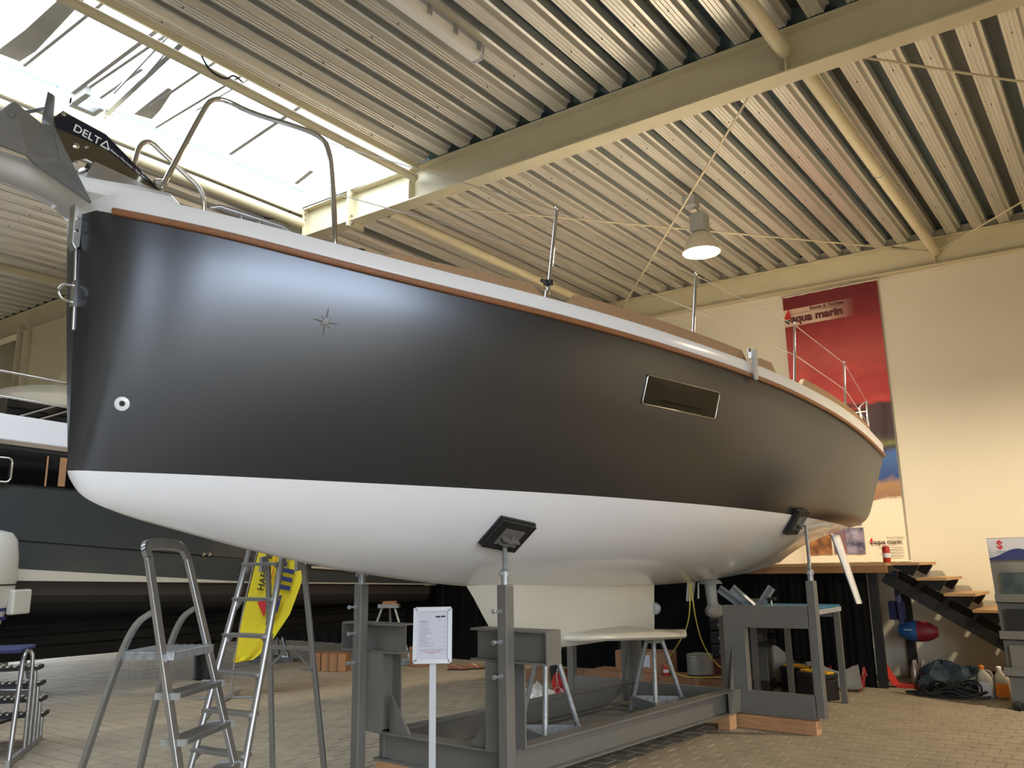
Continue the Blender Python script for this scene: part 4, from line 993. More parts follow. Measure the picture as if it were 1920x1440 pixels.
# ------------------------------------------------------------------ ladders
def ladder_platform(loc, rot):
    t = thing('step_ladder', 'near aluminium platform step ladder with tall hoop handrail', 'ladder', loc, rot)
    # local x = towards the climber's side (front, right in the picture), y across
    hw, hp, top = .235, 1.06, 1.66
    ft = lambda z: .46-.28*z          # front stile x at height z
    for sg in (1, -1):
        w0 = .34; yy = lambda z: sg*(w0-.12*z/1.66)
        MB().bar((ft(0), yy(0), 0), (ft(top-.08), yy(top-.08), top-.08), .028, .062, (0, 1, 0)).build('front_stile', m_alu, t, None, .004)
        rr_ = MB(); pth = smooth_path([(ft(1.28)-.02, yy(1.28), 1.28), (ft(1.24)-.13, yy(1.2), 1.22), (-.10, yy(1.0), 1.0), (-.33, sg*.36, 0)], 2)
        for i in range(len(pth)-1): rr_.bar(pth[i], pth[i+1], .024, .042, (0, 1, 0))
        rr_.build('rear_leg', m_alu, t)
        MB().box(ft(0)-.05, ft(0)+.05, yy(0)-.02, yy(0)+.02, 0, .045).build('foot', m_rub, t); MB().box(-.37, -.29, sg*.36-.02, sg*.36+.02, 0, .045).build('foot', m_rub, t)
    z = top-.08; w1 = .34-.12*z/1.66
    hp_ = [Vector((ft(z), w1, z)), Vector((ft(z)-.03, w1-.01, z+.06)), Vector((ft(z)-.04, w1-.07, z+.085)), Vector((ft(z)-.04, -w1+.07, z+.085)), Vector((ft(z)-.03, -w1+.01, z+.06)), Vector((ft(z), -w1, z))]
    hp_ = smooth_path(hp_, 2); hm = MB()
    for i in range(len(hp_)-1): hm.bar(hp_[i], hp_[i+1], .065, .026, (1, 0, .35))
    hm.build('hand_hoop', m_alu, t)
    pf = MB(); pf.box(-.12, .22, -.24, .24, hp-.045, hp); o = pf.build('platform', m_galv, t, None, .004)
    for k in range(7): MB().box(-.11+k*.047, -.098+k*.047, -.235, .235, hp, hp+.004).build('grip_rib', m_alu, o)
    for k in range(1, 5):
        z = hp-.235*k+.02; x = ft(z)
        if z < .05: break
        tr = MB().box(x-.075, x+.055, -.325+.07*z, .325-.07*z, z-.03, z).build('tread', m_alu, t, None, .004)
        for sg in (1, -1): MB().box(x-.08, x+.062, sg*(.327-.07*z)-.012, sg*(.327-.07*z)+.012, z-.032, z+.004).build('tread_end', m_greyplastic, tr)
    MB().box(-.275, -.245, -.31, .31, .30, .33).build('cross_brace', m_alu, t)
    MB().box(-.30, -.28, -.33, .33, .14, .17).build('cross_brace', m_alu, t)
ladder_platform((2.847, 4.764, 0), rad(-60))
def ladder_double(loc, rot):
    t = thing('step_ladder', 'farther aluminium double-sided step ladder in front of the yellow flag', 'ladder', loc, rot)
    top = 1.66
    xf = lambda z: -.09-.40*(1-z/top); xr = lambda z: .09+.235*(1-z/top)
    wf = lambda z: .27-.09*z/top; wr = lambda z: .27-.08*z/top
    for sg in (1, -1):
        MB().tube([(xf(0), sg*wf(0), 0), (xf(top), sg*wf(top), top)], .024, 10).build('climbing_stile', m_alu, t, 50)
        MB().bar((xr(0), sg*wr(0), 0), (xr(top-.12), sg*wr(top), top-.12), .026, .042, (0, 1, 0)).build('rear_leg', m_alu, t, None, .004)
        MB().prism([(.03, top-.17), (.03, top-.06), (.09, top-.05), (.115, top-.15)], 'y', sg*.19-.014, sg*.19+.014).build('hinge', m_greyplastic, t)
    for k in range(7):
        z = .05+.2515*(k+1)
        if z > top-.05: break
        tr = MB().box(xf(z)-.05, xf(z)+.05, -wf(z), wf(z), z-.025, z).build('tread', m_alu, t, None, .003)
        for sg in (1, -1): MB().prism([(sg*wf(z), z-.02), (sg*(wf(z)-.07), z-.02), (sg*wf(z), z-.09)], 'x', xf(z)-.01, xf(z)+.01).build('tread_strut', m_alu, tr)
    for z in (.92,): 
        b_ = MB(); b_.box(xr(z)-.012, xr(z)+.012, -wr(z), wr(z), z-.014, z+.014); b_.build('rear_brace', m_alu, t)
        for sg in (1, -1): MB().bar((xr(z), sg*wr(z), z-.15), (xr(z), sg*.05, z-.02), .012, .016).build('brace_strut', m_alu, t)
ladder_double((4.08, 5.33, 0), rad(6))

# ------------------------------------------------------------------ yellow beach flag on a foot
flg = thing('beach_flag', 'yellow feather flag with blue and red lettering behind the double ladder', 'flag', (6.42, 9.12, 0), rad(-50))
MB().tube(smooth_path([(0, 0, .05), (.02, 0, .5), (.10, 0, 1.1), (.24, 0, 1.8), (.42, 0, 2.5)]), .012, 8).build('pole', m_alu, flg, 60)
for t_ in (0, 1): MB().bar((-.35, 0, .03), (.35, 0, .03), .05, .02) if t_ else None
ft_ = MB().bar((-.38, 0, .015), (.38, 0, .015), .05, .02).bar((0, -.38, .035), (0, .38, .035), .05, .02); ft_.build('cross_foot', m_galv, flg)
fm = MB(); rows = []
prf = [(.40, .0, .02), (.44, .005, .24), (.50, .012, .32), (.70, .045, .49), (.97, .095, .67), (1.3, .16, .78), (1.7, .24, .87), (2.1, .33, .93)]
for z, xa, xb in prf:
    rows.append([(xa+(xb-xa)*i/12, -.02*math.sin(i*.9+z*3)*(.3+i/14), z+(.03*(1-i/12) if z < .43 else 0)) for i in range(13)])
fm.grid(rows); fo = fm.build('flag_cloth', m_yellow, flg, 60)
FY = -.045
fd = Vector((.2, 0, 1)).normalized()
text('lettering', 'HAFEN & SERVICE', m_textblack, flg, (.335, FY, 1.25), (.22, 0, 1), (-1, 0, .22), .115, .0005, .002)
text('lettering', 'me', m_navy, flg, (.645, FY, 1.24), (.22, 0, 1), (-1, 0, .22), .36, .0005, .012)
MB().bar((.375, FY, 1.17), (.565, FY, 2.03), .004, .03, (0, 1, 0)).build('red_rule', m_redprint, flg)
MB().add([(.27, FY, 1.12), (.40, FY, 1.16), (.36, FY, .94)], [(0, 1, 2)]).build('red_sail', m_redprint, flg)
MB().add([(.44, FY, 1.17), (.57, FY, 1.20), (.52, FY, 1.0), (.38, FY, .84)], [(0, 1, 2, 3)]).build('blue_sail', m_navy, flg)
# black bin at the flag foot
bn = thing('black_bin', 'black round bin under the motor yacht behind the foot of the yellow flag', 'bin', (7.35, 11.05, 0))
MB().lathe([(.001, 0), (.17, 0), (.19, .02), (.205, .40), (.21, .46), (.001, .46)], (0, 0, 0), 24).build('body', m_blackplastic, bn, 40)
MB().lathe([(.215, .45), (.22, .47), (.215, .50), (.1, .53), (.001, .535)], (0, 0, 0), 24).build('lid', m_blackplastic, bn, 40)

# ------------------------------------------------------------------ boarding steps and outboard motor, far left
bst = thing('boarding_steps', 'aluminium boarding steps with ribbed treads and navy carpet top at the left edge', 'boarding steps', (3.9, 8.4, 0), rad(-125.5))
# local x: along the base rail away from the tall end ; steps climb away to the left
for sg, yy in ((0, 0.0), (1, -.62)):
    MB().bar((-.02, yy, .03), (1.15, yy, .03), .03, .06).build('base_rail', m_alu, bst)
    for k, (x, z) in enumerate([(.02, .30), (.16, .44), (.30, .58), (.46, .72), (.62, .86)]):
        MB().tube(smooth_path([(x, yy, .05), (x, yy, z-.08), (x-.01, yy+(-.02 if sg == 0 else .02), z-.02), (x+.03, yy+(-.06 if sg == 0 else .06), z)], 2), .017, 8).build('tube_post', m_alu, bst, 60)
    MB().tube(smooth_path([(1.12, yy, .05), (1.0, yy, .78), (.98, yy, .84), (.9, yy, .87)], 2), .02, 8).build('tube_post', m_alu, bst, 60)
m_grip = mat('ribbed_tread', (0.55, 0.5, 0.45, 1), .5, .4)
for k, (x, z) in enumerate([(-.06, .26), (.08, .41), (.22, .56), (.37, .71)]):
    t_ = MB().box(x-.02, x+.20, -.66, .04, z-.03, z).build('tread', m_rub, bst)
    for i in range(12): MB().obox((x+.09, .01-.056*i, z+.006), (.10, .006, 0), (-.003, .010, 0), (0, 0, .006)).build('grip_rib', m_grip, t_)
MB().box(.56, 1.10, -.67, .0, .87, .90).build('top_carpet', m_darkblue, bst, None, .006)

ob = thing('outboard_motor', 'white outboard motor with blue stripes at the left edge beside the motor yacht', 'outboard motor', (3.87, 9.84, .98), rad(35))
def loft(name, m, secs_, par, sm=40):
    mb = MB()
    rows = []
    for z, cx, cy, hx, hy in secs_:
        rows.append([(cx+hx*c*abs(c)**-.35 if abs(c) > 1e-6 else cx, cy+hy*q*abs(q)**-.35 if abs(q) > 1e-6 else cy, z) for c, q in [(math.cos(2*math.pi*i/20), math.sin(2*math.pi*i/20)) for i in range(20)]])
    mb.grid(rows, True); mb.f += [tuple(range(20)), tuple(range(len(mb.v)-20, len(mb.v)))]; mb.m += [0, 0]
    return mb.build(name, m, par, sm)
m_obw = mat('outboard_white', (0.62, 0.60, 0.54, 1), .3, coat=.2)
loft('cowl', m_obw, [(.42, 0, 0, .30, .20), (.48, 0, 0, .31, .21), (.70, 0.01, 0, .29, .20), (.88, .04, 0, .24, .17), (.96, .06, 0, .16, .12), (.985, .06, 0, .05, .04)], ob)
loft('cowl_seam', m_rub, [(.405, 0, 0, .305, .205), (.42, 0, 0, .305, .205)], ob)
loft('lower_cowl', m_obw, [(-.10, -.02, 0, .16, .10), (.10, -.01, 0, .22, .15), (.30, 0, 0, .29, .19), (.405, 0, 0, .30, .20)], ob)
loft('leg', m_obw, [(-.75, -.02, 0, .10, .05), (-.4, -.02, 0, .12, .06), (-.10, -.02, 0, .16, .10)], ob)
MB().box(.10, .42, -.24, -.16, .10, .36).build('side_pod', m_obw, ob, None, .02)
for z in (.14, .05): loft('blue_stripe', m_navy, [(z, -.01, 0, .235-.0, .165), (z+.035, -.008, 0, .245, .17)], ob)
MB().lathe([(.02, 0), (.02, .02), (.001, .025)], (.27, -.12, .62), 12, (.9, -.5, 0)).build('latch', m_blackplastic, ob, 50)
loft('gear_case', m_obw, [(-.95, 0, 0, .16, .045), (-.85, 0, 0, .22, .06), (-.75, 0, 0, .20, .06)], ob)
MB().box(-.30, -.16, -.12, .12, -.98, .15).build('mounting_bracket', m_greyplastic, ob); MB().box(-.4, .3, -.25, .25, -.98, -.95).build('stand_base', m_darksteel, ob)

# ------------------------------------------------------------------ price sign on a post
sg_ = thing('information_stand', 'white framed price sheet on a slim silver post in front of the cradle', 'sign stand', (4.13, 3.76, 0), rad(-52))
MB().box(-.022, .022, -.012, .012, 0, .93).build('post', m_signwhite, sg_, None, .004)
MB().lathe([(.001, 0), (.17, 0), (.17, .008), (.02, .016), (.001, .016)], (0, 0, 0), 28).build('foot_plate', m_signwhite, sg_, 40)
brd = thing('board_tilt', None, None); brd.parent = sg_; brd.matrix_basis = Matrix.Translation((0, -.02, 1.08)) @ Matrix.Rotation(rad(-9), 4, 'X') @ Matrix.Rotation(rad(0), 4, 'Y')
brd.name = 'board'
W_, H_ = .118, .168
MB().box(-W_, W_, 0.0, .012, -H_, H_).build('back_panel', m_signwhite, brd)
fr_ = MB()
for a_, b_ in [((-W_, -H_), (W_, -H_)), ((W_, -H_), (W_, H_)), ((W_, H_), (-W_, H_)), ((-W_, H_), (-W_, -H_))]:
    fr_.bar((a_[0], -.004, a_[1]), (b_[0], -.004, b_[1]), .014, .026, (0, 1, 0)) if False else fr_.bar((a_[0]*.94+(.007 if b_[0] < a_[0] else -.007 if b_[0] > a_[0] else 0), -.004, a_[1]*.955+(.007 if b_[1] < a_[1] else -.007 if b_[1] > a_[1] else 0)), (b_[0]*.94, -.004, b_[1]*.955), .026 if True else 0, .014, (0, 1, 0))
fr_.build('snap_frame', m_signwhite, brd)
sheet_ = MB().box(-W_+.017, W_-.017, -.0015, 0, -H_+.017, H_-.017).build('price_sheet', m_paper, brd)
tx = MB(); random.seed(3)
def ln(x0, x1, z, h): tx.box(x0, x1, -.0022, -.0016, z, z+h)
for z, n_, h in [(.085, 1, .004), (.076, 1, .003), (.060, 1, .003)]: ln(-.085, -.03, z, h)
for k in range(13):
    z = .045-.0095*k; ln(-.083, -.083+random.uniform(.04, .10), z, .0022)
    if k % 3 == 0: ln(.068, .084, z, .0022)
ln(-.083, .085, -.089, .002); ln(-.083, .06, -.095, .002)
o = tx.build('print_lines', m_textgrey, brd); o['kind'] = 'stuff'
o = MB().box(-.06, .05, -.0022, -.0016, -.105, -.1025).box(-.03, .01, -.0022, -.0016, -.113, -.1105).build('red_print_line', m_redprint, brd); o['kind'] = 'stuff'
o = MB().box(.018, .048, -.0022, -.0016, .108, .118).box(.052, .080, -.0022, -.0016, .109, .119).box(.034, .038, -.0022, -.0016, .094, .099).build('heading_print', m_textblack, brd); o['kind'] = 'stuff'

# ------------------------------------------------------------------ work table behind the cradle and things around it
tb = thing('work_table', 'work table with blue top and grey steel legs behind the rear end frame', 'table', (9.0, 2.86, 0))
MB().box(-.15, .82, .0, 1.05, 1.015, 1.035).build('blue_top', m_blue, tb, None, .003)
for k in range(3): MB().box(-.16, .83, -.01, 1.06, .965+.0165*k, .979+.0165*k).build('board_layer', m_signwhite, tb)
for x, y in ((.78, .03), (.78, .60), (.78, 1.0), (-.10, .03), (-.10, 1.0)):
    MB().box(x-.025, x+.025, y-.03, y+.03, 0, .965).build('leg', m_cradle, tb)
MB().box(.79, .80, .02, 1.0, .90, .965).build('apron', m_cradle, tb)
# metal profiles lying on the table
def profile(label, p0, p1, w_):
    t = thing('metal_profile', label, 'profile', p0)
    p0, p1 = Vector(p0), Vector(p1); d = p1-p0
    MB().bar((0, 0, 0), d, w_, .008, (-1, .6, 0)).build('web', m_galv, t)
    for sg in (1, -1):
        sd2 = d.normalized().cross(Vector((-1, .6, 0))).normalized()*w_*.5*sg
        MB().bar(sd2, d+sd2, .006, .04, (-1, .6, 0)).build('flange', m_galv, t)
profile('leftmost of the grey channel profiles standing askew on the blue table', (8.95, 3.62, 1.036), (8.88, 3.86, 1.23), .075)
profile('middle grey channel profile standing askew on the blue table', (8.97, 3.52, 1.036), (8.90, 3.72, 1.24), .075)
profile('grey channel profile leaning right on the blue table', (8.98, 3.46, 1.036), (9.02, 3.32, 1.24), .075)
MB_ = thing('clamp', 'small clamp standing on the blue table beside the leaning profiles', 'clamp', (9.0, 3.33, 1.036))
MB().tube([(0, 0, 0), (0, 0, .07)], .012, 8).build('spindle', m_steel, MB_, 50); MB().box(-.03, .03, -.05, .05, .07, .10).build('jaw', m_blackplastic, MB_)

def toolbox(loc, rot, label, sc_=1.0):
    t = thing('toolbox', label, 'toolbox', loc, rot, 'black toolboxes')
    MB().box(-.24*sc_, .24*sc_, -.12, .12, 0, .22).build('body', m_blackplastic, t, None, .012)
    MB().box(-.245*sc_, .245*sc_, -.125, .125, .222, .285).build('lid', m_blackplastic, t, None, .015)
    for x in (-.14*sc_, .14*sc_): MB().box(x-.03, x+.03, -.135, -.12, .17, .25).build('latch', m_yelplastic, t, None, .003)
    MB().box(-.25*sc_, .25*sc_, -.06, .06, .28, .30).build('yellow_lid_panel', m_yelplastic, t, None, .004)
    MB().tube([(-.10, 0, .29), (-.10, 0, .33), (.10, 0, .33), (.10, 0, .29)], .010, 8).build('handle', m_blackplastic, t, 50)
toolbox((9.95, 3.22, 0), rad(62), 'black toolbox with yellow lid to the right of the near rear jack post', .8)
toolbox((10.35, 3.55, 0), rad(70), 'black toolbox with yellow lid seen between the table legs', .8)

mc = thing('bench_machine', 'dark grey machine on a cabinet seen through the rear end frame', 'machine', (10.3, 4.05, 0), rad(10))
m_mg = mat('machine_grey', (0.07, 0.068, 0.06, 1), .5)
MB().box(-.2, .2, -.17, .17, .12, .52).build('cabinet', m_mg, mc, None, .01); MB().box(-.2, .2, -.17, .17, 0, .12).build('plinth', m_blackplastic, mc)
MB().box(-.24, .24, -.21, .21, .52, .57).build('lower_table', m_blackplastic, mc); MB().box(-.14, .14, -.12, .12, .57, .67).build('column', m_mg, mc)
MB().box(-.24, .24, -.20, .20, .67, .72).build('upper_table', m_blackplastic, mc); MB().box(-.12, .12, -.10, .10, .72, .80).build('vice', m_mg, mc, None, .01)
MB().lathe([(.001, .0), (.025, .0), (.025, .05), (.001, .06)], (0, 0, .80), 14).build('knob', m_yelplastic, mc, 40)
MB().box(-.18, .18, -.15, .15, .88, 1.06).build('head', mat('machine_beige', (0.17, 0.16, 0.13, 1), .5), mc, None, .01); MB().box(.08, .16, -.05, .05, .72, .88).build('arm', m_mg, mc)
bk = thing('dark_bucket', 'dark bucket in the shade behind the rear end frame', 'bucket', (10.80, 3.96, 0))
MB().lathe([(.001, 0), (.13, 0), (.16, .30), (.165, .30), (.165, .315), (.15, .315), (.125, .02), (.001, .02)], (0, 0, 0), 24).build('body', mat('slate_plastic', (0.03, 0.035, 0.04, 1), .3), bk, 40)
MB().tube(arc((0, 0, .30), .165, 0, math.pi, 14, (0, 1, 0), (.5, 0, .6)), .005, 6).build('bail', m_steel, bk, 50)
ps_ = thing('plastic_sheet', 'crumpled white plastic sheet draped behind the table legs', 'sheet', (10.5, 3.4, 0))
rows = []
for i in range(15):
    u = i/14
    rows.append([(.05*math.sin(u*9)+.15*v, .62-1.1*u, max(.02, (.52-.22*u-.1*math.sin(u*3))*(1-v)**1.3+.04*math.sin(u*14+v*7))) for v in [j/8 for j in range(9)]])
MB().grid(rows).build('sheet', m_plasticwrap, ps_, 70)

# low row of flat cardboard cartons with goods on them
def carton(loc, rot, sx, sy, sz, label, m=None, group=None):
    t = thing('carton', label, 'box', loc, rot, group)
    MB().box(-sx/2, sx/2, -sy/2, sy/2, 0, sz).build('body', m or m_card, t, None, .006)
    MB().box(-sx/2-.001, sx/2+.001, -.03, .03, sz*.2, sz+.001).build('tape', mat('packing_tape', (0.36, 0.22, 0.12, 1), .35), t)
    MB().box(-sx/2, sx/2, -.0015, .0015, sz, sz+.002).build('seam', m_rub, t)
    return t
carton((9.62, 4.43, 0), rad(2), .5, 0.96, .20, 'long flat cardboard carton on the floor left of the rear end frame')
carton((9.70, 5.46, 0), rad(2), .5, 1.06, .20, 'long flat cardboard carton on the floor beneath the brown cartons')
carton((9.72, 6.54, 0), rad(2), .45, 1.0, .14, 'low flat cardboard carton on the floor behind the red cable reel')
carton((9.78, 5.50, .20), rad(4), .3, .30, .24, 'small brown carton with a dark mark standing left on the flat cartons')
carton((9.72, 5.12, .20), rad(3), .34, .42, .25, 'brown carton with white label standing behind the red drinks can')
MB().box(-.005, .0, -.06, .05, .0, .14).build('label', m_paper, bpy.data.objects['carton.004']).location = (-.172, .06, .07)
can((9.44, 4.84, .20), 'red drinks can standing on the flat cartons', m_red, .035, .125)
spl = thing('wire_spool', 'spool of grey wire lying on the flat cartons', 'spool', (9.70, 4.52, .20))
sp = MB(); prof = []
for k in range(13): prof += [(.150, .012+.018*k), (.158, .018+.018*k), (.150, .026+.018*k)]
sp.lathe([(.06, 0)]+prof+[(.06, .25)], (0, 0, 0), 30); sp.build('wire_winding', mat('grey_wire', (0.33, 0.33, 0.31, 1), .4, .4), spl, 60)
MB().lathe([(.06, .245), (.075, .255), (.075, .0), (.06, 0)], (0, 0, 0), 20).build('core', m_greyplastic, spl, 40)
cbx = thing('dark_crate', 'dark red crate stack in the shade left of the rear end frame', 'crate', (10.42, 4.62, 0))
MB().box(-.2, .2, -.3, .3, 0, .34).build('body', mat('dark_red_crate', (0.08, 0.012, 0.01, 1), .6), cbx, None, .01)
for k in range(3): MB().box(-.2, .2, -.3, -.02, .36+.16*k, .50+.16*k).build('drawer', m_blackplastic, cbx, None, .008); MB().box(-.21, -.2, -.17, -.13, .41+.16*k, .44+.16*k).build('handle', m_steel, cbx)

yc = thing('yellow_cable', 'thin yellow cable hanging in a loop from the hull bottom to the cartons', 'cable', (8.9, 4.0, 0))
MB().tube(smooth_path([(8.30, 3.93, 1.30), (8.40, 4.00, .9), (8.75, 4.33, .62), (9.15, 4.72, .36), (9.35, 4.62, .215), (9.40, 4.42, .21), (9.52, 4.2, .215), (9.6, 4.05, .22)], 3), .0065, 8).build('falling_strand', m_yelcable, yc, 60, world=True)
MB().tube(smooth_path([(8.31, 3.92, 1.30), (8.42, 3.95, .95), (8.85, 4.08, .62), (9.3, 4.12, .36), (9.5, 4.05, .28), (9.58, 3.98, .23)], 3), .0065, 8).build('falling_strand', m_yelcable, yc, 60, world=True)
cm = MB()
for k in range(5): cm.tube([(9.55+.13*math.cos(t)*(1+.06*k), 4.02+.12*math.sin(t), .215+.012*k) for t in [2*math.pi*i/24 for i in range(25)]], .0065, 6)
cm.build('coil', m_yelcable, yc, 60, world=True)

# red cable reel and white paper on the floor
rl_ = thing('cable_reel', 'red and black cable reel with wire stand on the floor behind the front upright', 'cable reel', (8.60, 5.72, .0), rad(255))
RX = Vector((0, 1, 0))
for y, nm in ((-.09, 'flange'), (.09, 'flange')): MB().lathe([(.02, -.008), (.125, -.008), (.135, -.014), (.14, 0), (.135, .012), (.125, .008), (.02, .008)], (0, y, .15), 32, RX).build(nm, m_red, rl_, 40)
dr = MB(); pr = [(.05, -.075)]
for k in range(8): pr += [(.105, -.075+.019*k), (.115, -.066+.019*k)]
dr.lathe(pr+[(.05, .075)], (0, 0, .15), 28, RX); dr.build('cable_winding', m_rub, rl_, 60)
MB().lathe([(.001, -.12), (.035, -.12), (.045, -.10), (.045, -.09)], (0, 0, .15), 20, RX).build('hub', m_red, rl_, 40)
MB().tube(smooth_path([(.0, -.13, .15), (-.02, -.13, .30), (.0, -.10, .33), (.0, .10, .33), (.0, .13, .30), (.0, .13, .15)], 2), .007, 8).tube(smooth_path([(-.13, -.12, .01), (0, -.12, .15), (.13, -.12, .01)], 1), .007, 8).tube(smooth_path([(-.13, .12, .01), (0, .12, .15), (.13, .12, .01)], 1), .007, 8).build('wire_stand', m_steel, rl_, 60)
pb = thing('crumpled_paper', 'crumpled white paper on the floor beside the red cable reel', 'paper', (8.02, 5.72, 0))
bmx = MB(); rows = []
for i in range(17):
    v = i/16
    rows.append([((.30*v-.02)*1.3*math.cos(t)*(1+.25*math.sin(5*t+i)), (.30*v)*.9*math.sin(t)*(1+.2*math.sin(3*t+2*i)), max(.004, .17*(1-v)**.8*(1+.45*math.sin(4*t+i*1.7))+.01*math.sin(9*t))) for t in [2*math.pi*j/26 for j in range(26)]])
bmx.grid(rows, True); bmx.build('paper', mat('white_wrapping', (0.82, 0.78, 0.70, 1), .7), pb, 20)
cp_ = MB(); cp_.add([(-.06, .02, .10), (-.10, -.05, .25), (.04, -.03, .09)], [(0, 1, 2)]); cp_.build('paper_flap', mat('white_wrapping_b', (0.82, 0.78, 0.70, 1), .7), pb)

# leather shoes, cartons by the trestle, black hose
def shoe(loc, rot, label):
    t = thing('shoe', label, 'shoe', loc, rot, 'brown leather shoes')
    secs_ = [(-.14, .03, .02, .07), (-.11, .038, .0, .095), (-.05, .036, .0, .09), (.0, .038, .0, .075), (.06, .046, 0, .055), (.11, .044, 0, .045), (.145, .028, .005, .03), (.155, .01, .01, .02)]
    mb = MB(); rows = []
    for x, hw, z0_, z1_ in secs_: rows.append([(x, -hw, .02), (x, -hw*1.0, .02+(z1_-.02)*.5), (x, -hw*.6, z1_), (x, hw*.6, z1_), (x, hw, .02+(z1_-.02)*.5), (x, hw, .02)])
    mb.grid(rows, True); mb.f += [tuple(range(6)), tuple(range(len(mb.v)-6, len(mb.v)))]; mb.m += [0, 0]
    mb.build('upper', m_leather, t, 50)
    MB().prism([(-.15, -.035), (0, -.042), (.08, -.05), (.15, -.03), (.165, 0), (.15, .03), (.08, .05), (0, .042), (-.15, .035)], 'z', 0, .02).build('sole', m_rub, t)
shoe((9.95, 8.55, 0), rad(-60), 'left one of the two brown leather shoes behind the price sign'); shoe((10.15, 8.38, 0), rad(-40), 'right one of the two brown leather shoes behind the price sign')
for i, (x, y, r_) in enumerate([(9.02, 10.02, 55), (8.98, 10.16, 55), (8.94, 10.30, 55), (8.89, 10.44, 55)]):
    t = thing('timber_baulk', '%s brown timber baulk from the cradle post in the row under the motor yacht' % ['first', 'second', 'third', 'fourth'][i], 'timber', (x, y, 0), rad(-55))
    MB().box(-.062, .062, -.15, .15, 0, .26).build('baulk', m_card, t, None, .004); MB().box(-.058, .058, -.152, -.15, .004, .256).build('end_grain', m_wood, t)
carton((10.0, 9.38, 0), rad(30), .12, .30, .30, 'brown board leaning by the trestle foot left of the price sign')
hs = thing('corrugated_hose', 'black corrugated hose standing behind the cradle under the keel', 'hose', (9.42, 6.42, 0))
hp = MB(); pts_ = smooth_path([(0, 0, .05), (.0, .02, .35), (.04, .10, .75), (.03, .18, 1.1)], 3)
hp.tube(pts_, [.062+.012*(i % 2) for i in range(len(pts_))], 14); hp.build('hose', m_rub, hs, 80)

# ------------------------------------------------------------------ things below the stairs
bt_ = thing('bottle_pack', 'shrink-wrapped pack of clear bottles standing under the top of the stairs', 'bottles', (11.42, 2.52, 0))
m_clear = mat('dusty_clear_plastic', (0.16, 0.125, 0.10, 1), .12, coat=1.0)
for i in range(3):
    for j in range(2):
        MB().lathe([(.001, 0), (.042, 0), (.045, .02), (.045, .2), (.02, .28), (.016, .31), (.001, .31)], (.095*j, -.098*i, 0), 14).build('bottle', m_clear, bt_, 40)
tarp = thing('red_tarpaulin', 'red tarpaulin crumpled along the foot of the stage', 'tarpaulin', (10.98, 3.2, 0))
rows = []
for i in range(60):
    y = .75-1.0*i/59
    rows.append([(-.28*v+.03*math.sin(i*.9+v*5), y, max(.004, .16*(1-v)*(1+.5*math.sin(i*.8))+.03*math.sin(i*1.7+v*8))) for v in [j/7 for j in range(8)]])
MB().grid(rows).build('cloth', m_redcloth, tarp, 30)
t2 = thing('red_strip', 'flat bright red plastic strip under the dark bags below the stairs', 'strip', (11.35, 2.0, 0))
MB().prism([(-.10, .70), (.25, .72), (.20, -.72), (-.02, -.72)], 'z', .0, .03).build('strip', m_red, t2)
MB().bar((-.08, .70, .02), (.10, .88, .24), .10, .012).build('upturned_end', m_red, t2)
bags = thing('dark_bag_heap', 'heap of dark blue plastic bags below the stairs', 'bags', (11.35, 1.95, .03))
def blob(seed, sx, sy, sz, n=14, m=18, amp=.22):
    rnd = random.Random(seed); ph_ = [rnd.uniform(0, 6) for _ in range(8)]
    rows = []
    for i in range(n+1):
        p = math.pi*.5*i/n
        rows.append([((sx*math.sin(p)*math.cos(t))*(1+amp*math.sin(3*t+ph_[0]+4*p)+amp*.5*math.sin(7*t+ph_[1]-5*p)), (sy*math.sin(p)*math.sin(t))*(1+amp*math.sin(4*t+ph_[2]+3*p)), max(0, sz*math.cos(p)*(1+amp*math.sin(5*t+ph_[3]+6*p)))) for t in [2*math.pi*j/m for j in range(m)]])
    return rows
for i, (x, y, a, b, c) in enumerate([(.0, .25, .22, .30, .26), (-.05, -.05, .24, .28, .22), (.05, -.42, .2, .3, .15)]):
    mb = MB(); mb.grid([[(p[0]+x, p[1]+y, p[2]) for p in r_] for r_ in blob(i+2, a, b, c)], True); mb.build('bag', m_bag, bags, 25)
cb_ = thing('black_cable_heap', 'tangled heap of black cable on the floor in front of the dark bags', 'cable', (10.78, 2.02, 0))
rnd = random.Random(5); cc = MB()
for k in range(14):
    r0 = rnd.uniform(.12, .26); ox, oy = rnd.uniform(-.06, .06), rnd.uniform(-.14, .14); ph_ = rnd.uniform(0, 6)
    cc.tube([(ox+r0*.7*math.cos(t)*(1+.1*math.sin(3*t+ph_)), oy+r0*1.1*math.sin(t), .02+.012*k*(.6+.4*math.sin(2*t+ph_))) for t in [2*math.pi*i/28 for i in range(29)]], .011, 6)
cc.tube(smooth_path([(0, .2, .02), (-.05, .4, .02), (.0, .5, .03), (.1, .3, .03)], 3), .012, 6)
o = cc.build('cable', m_rub, cb_, 60)
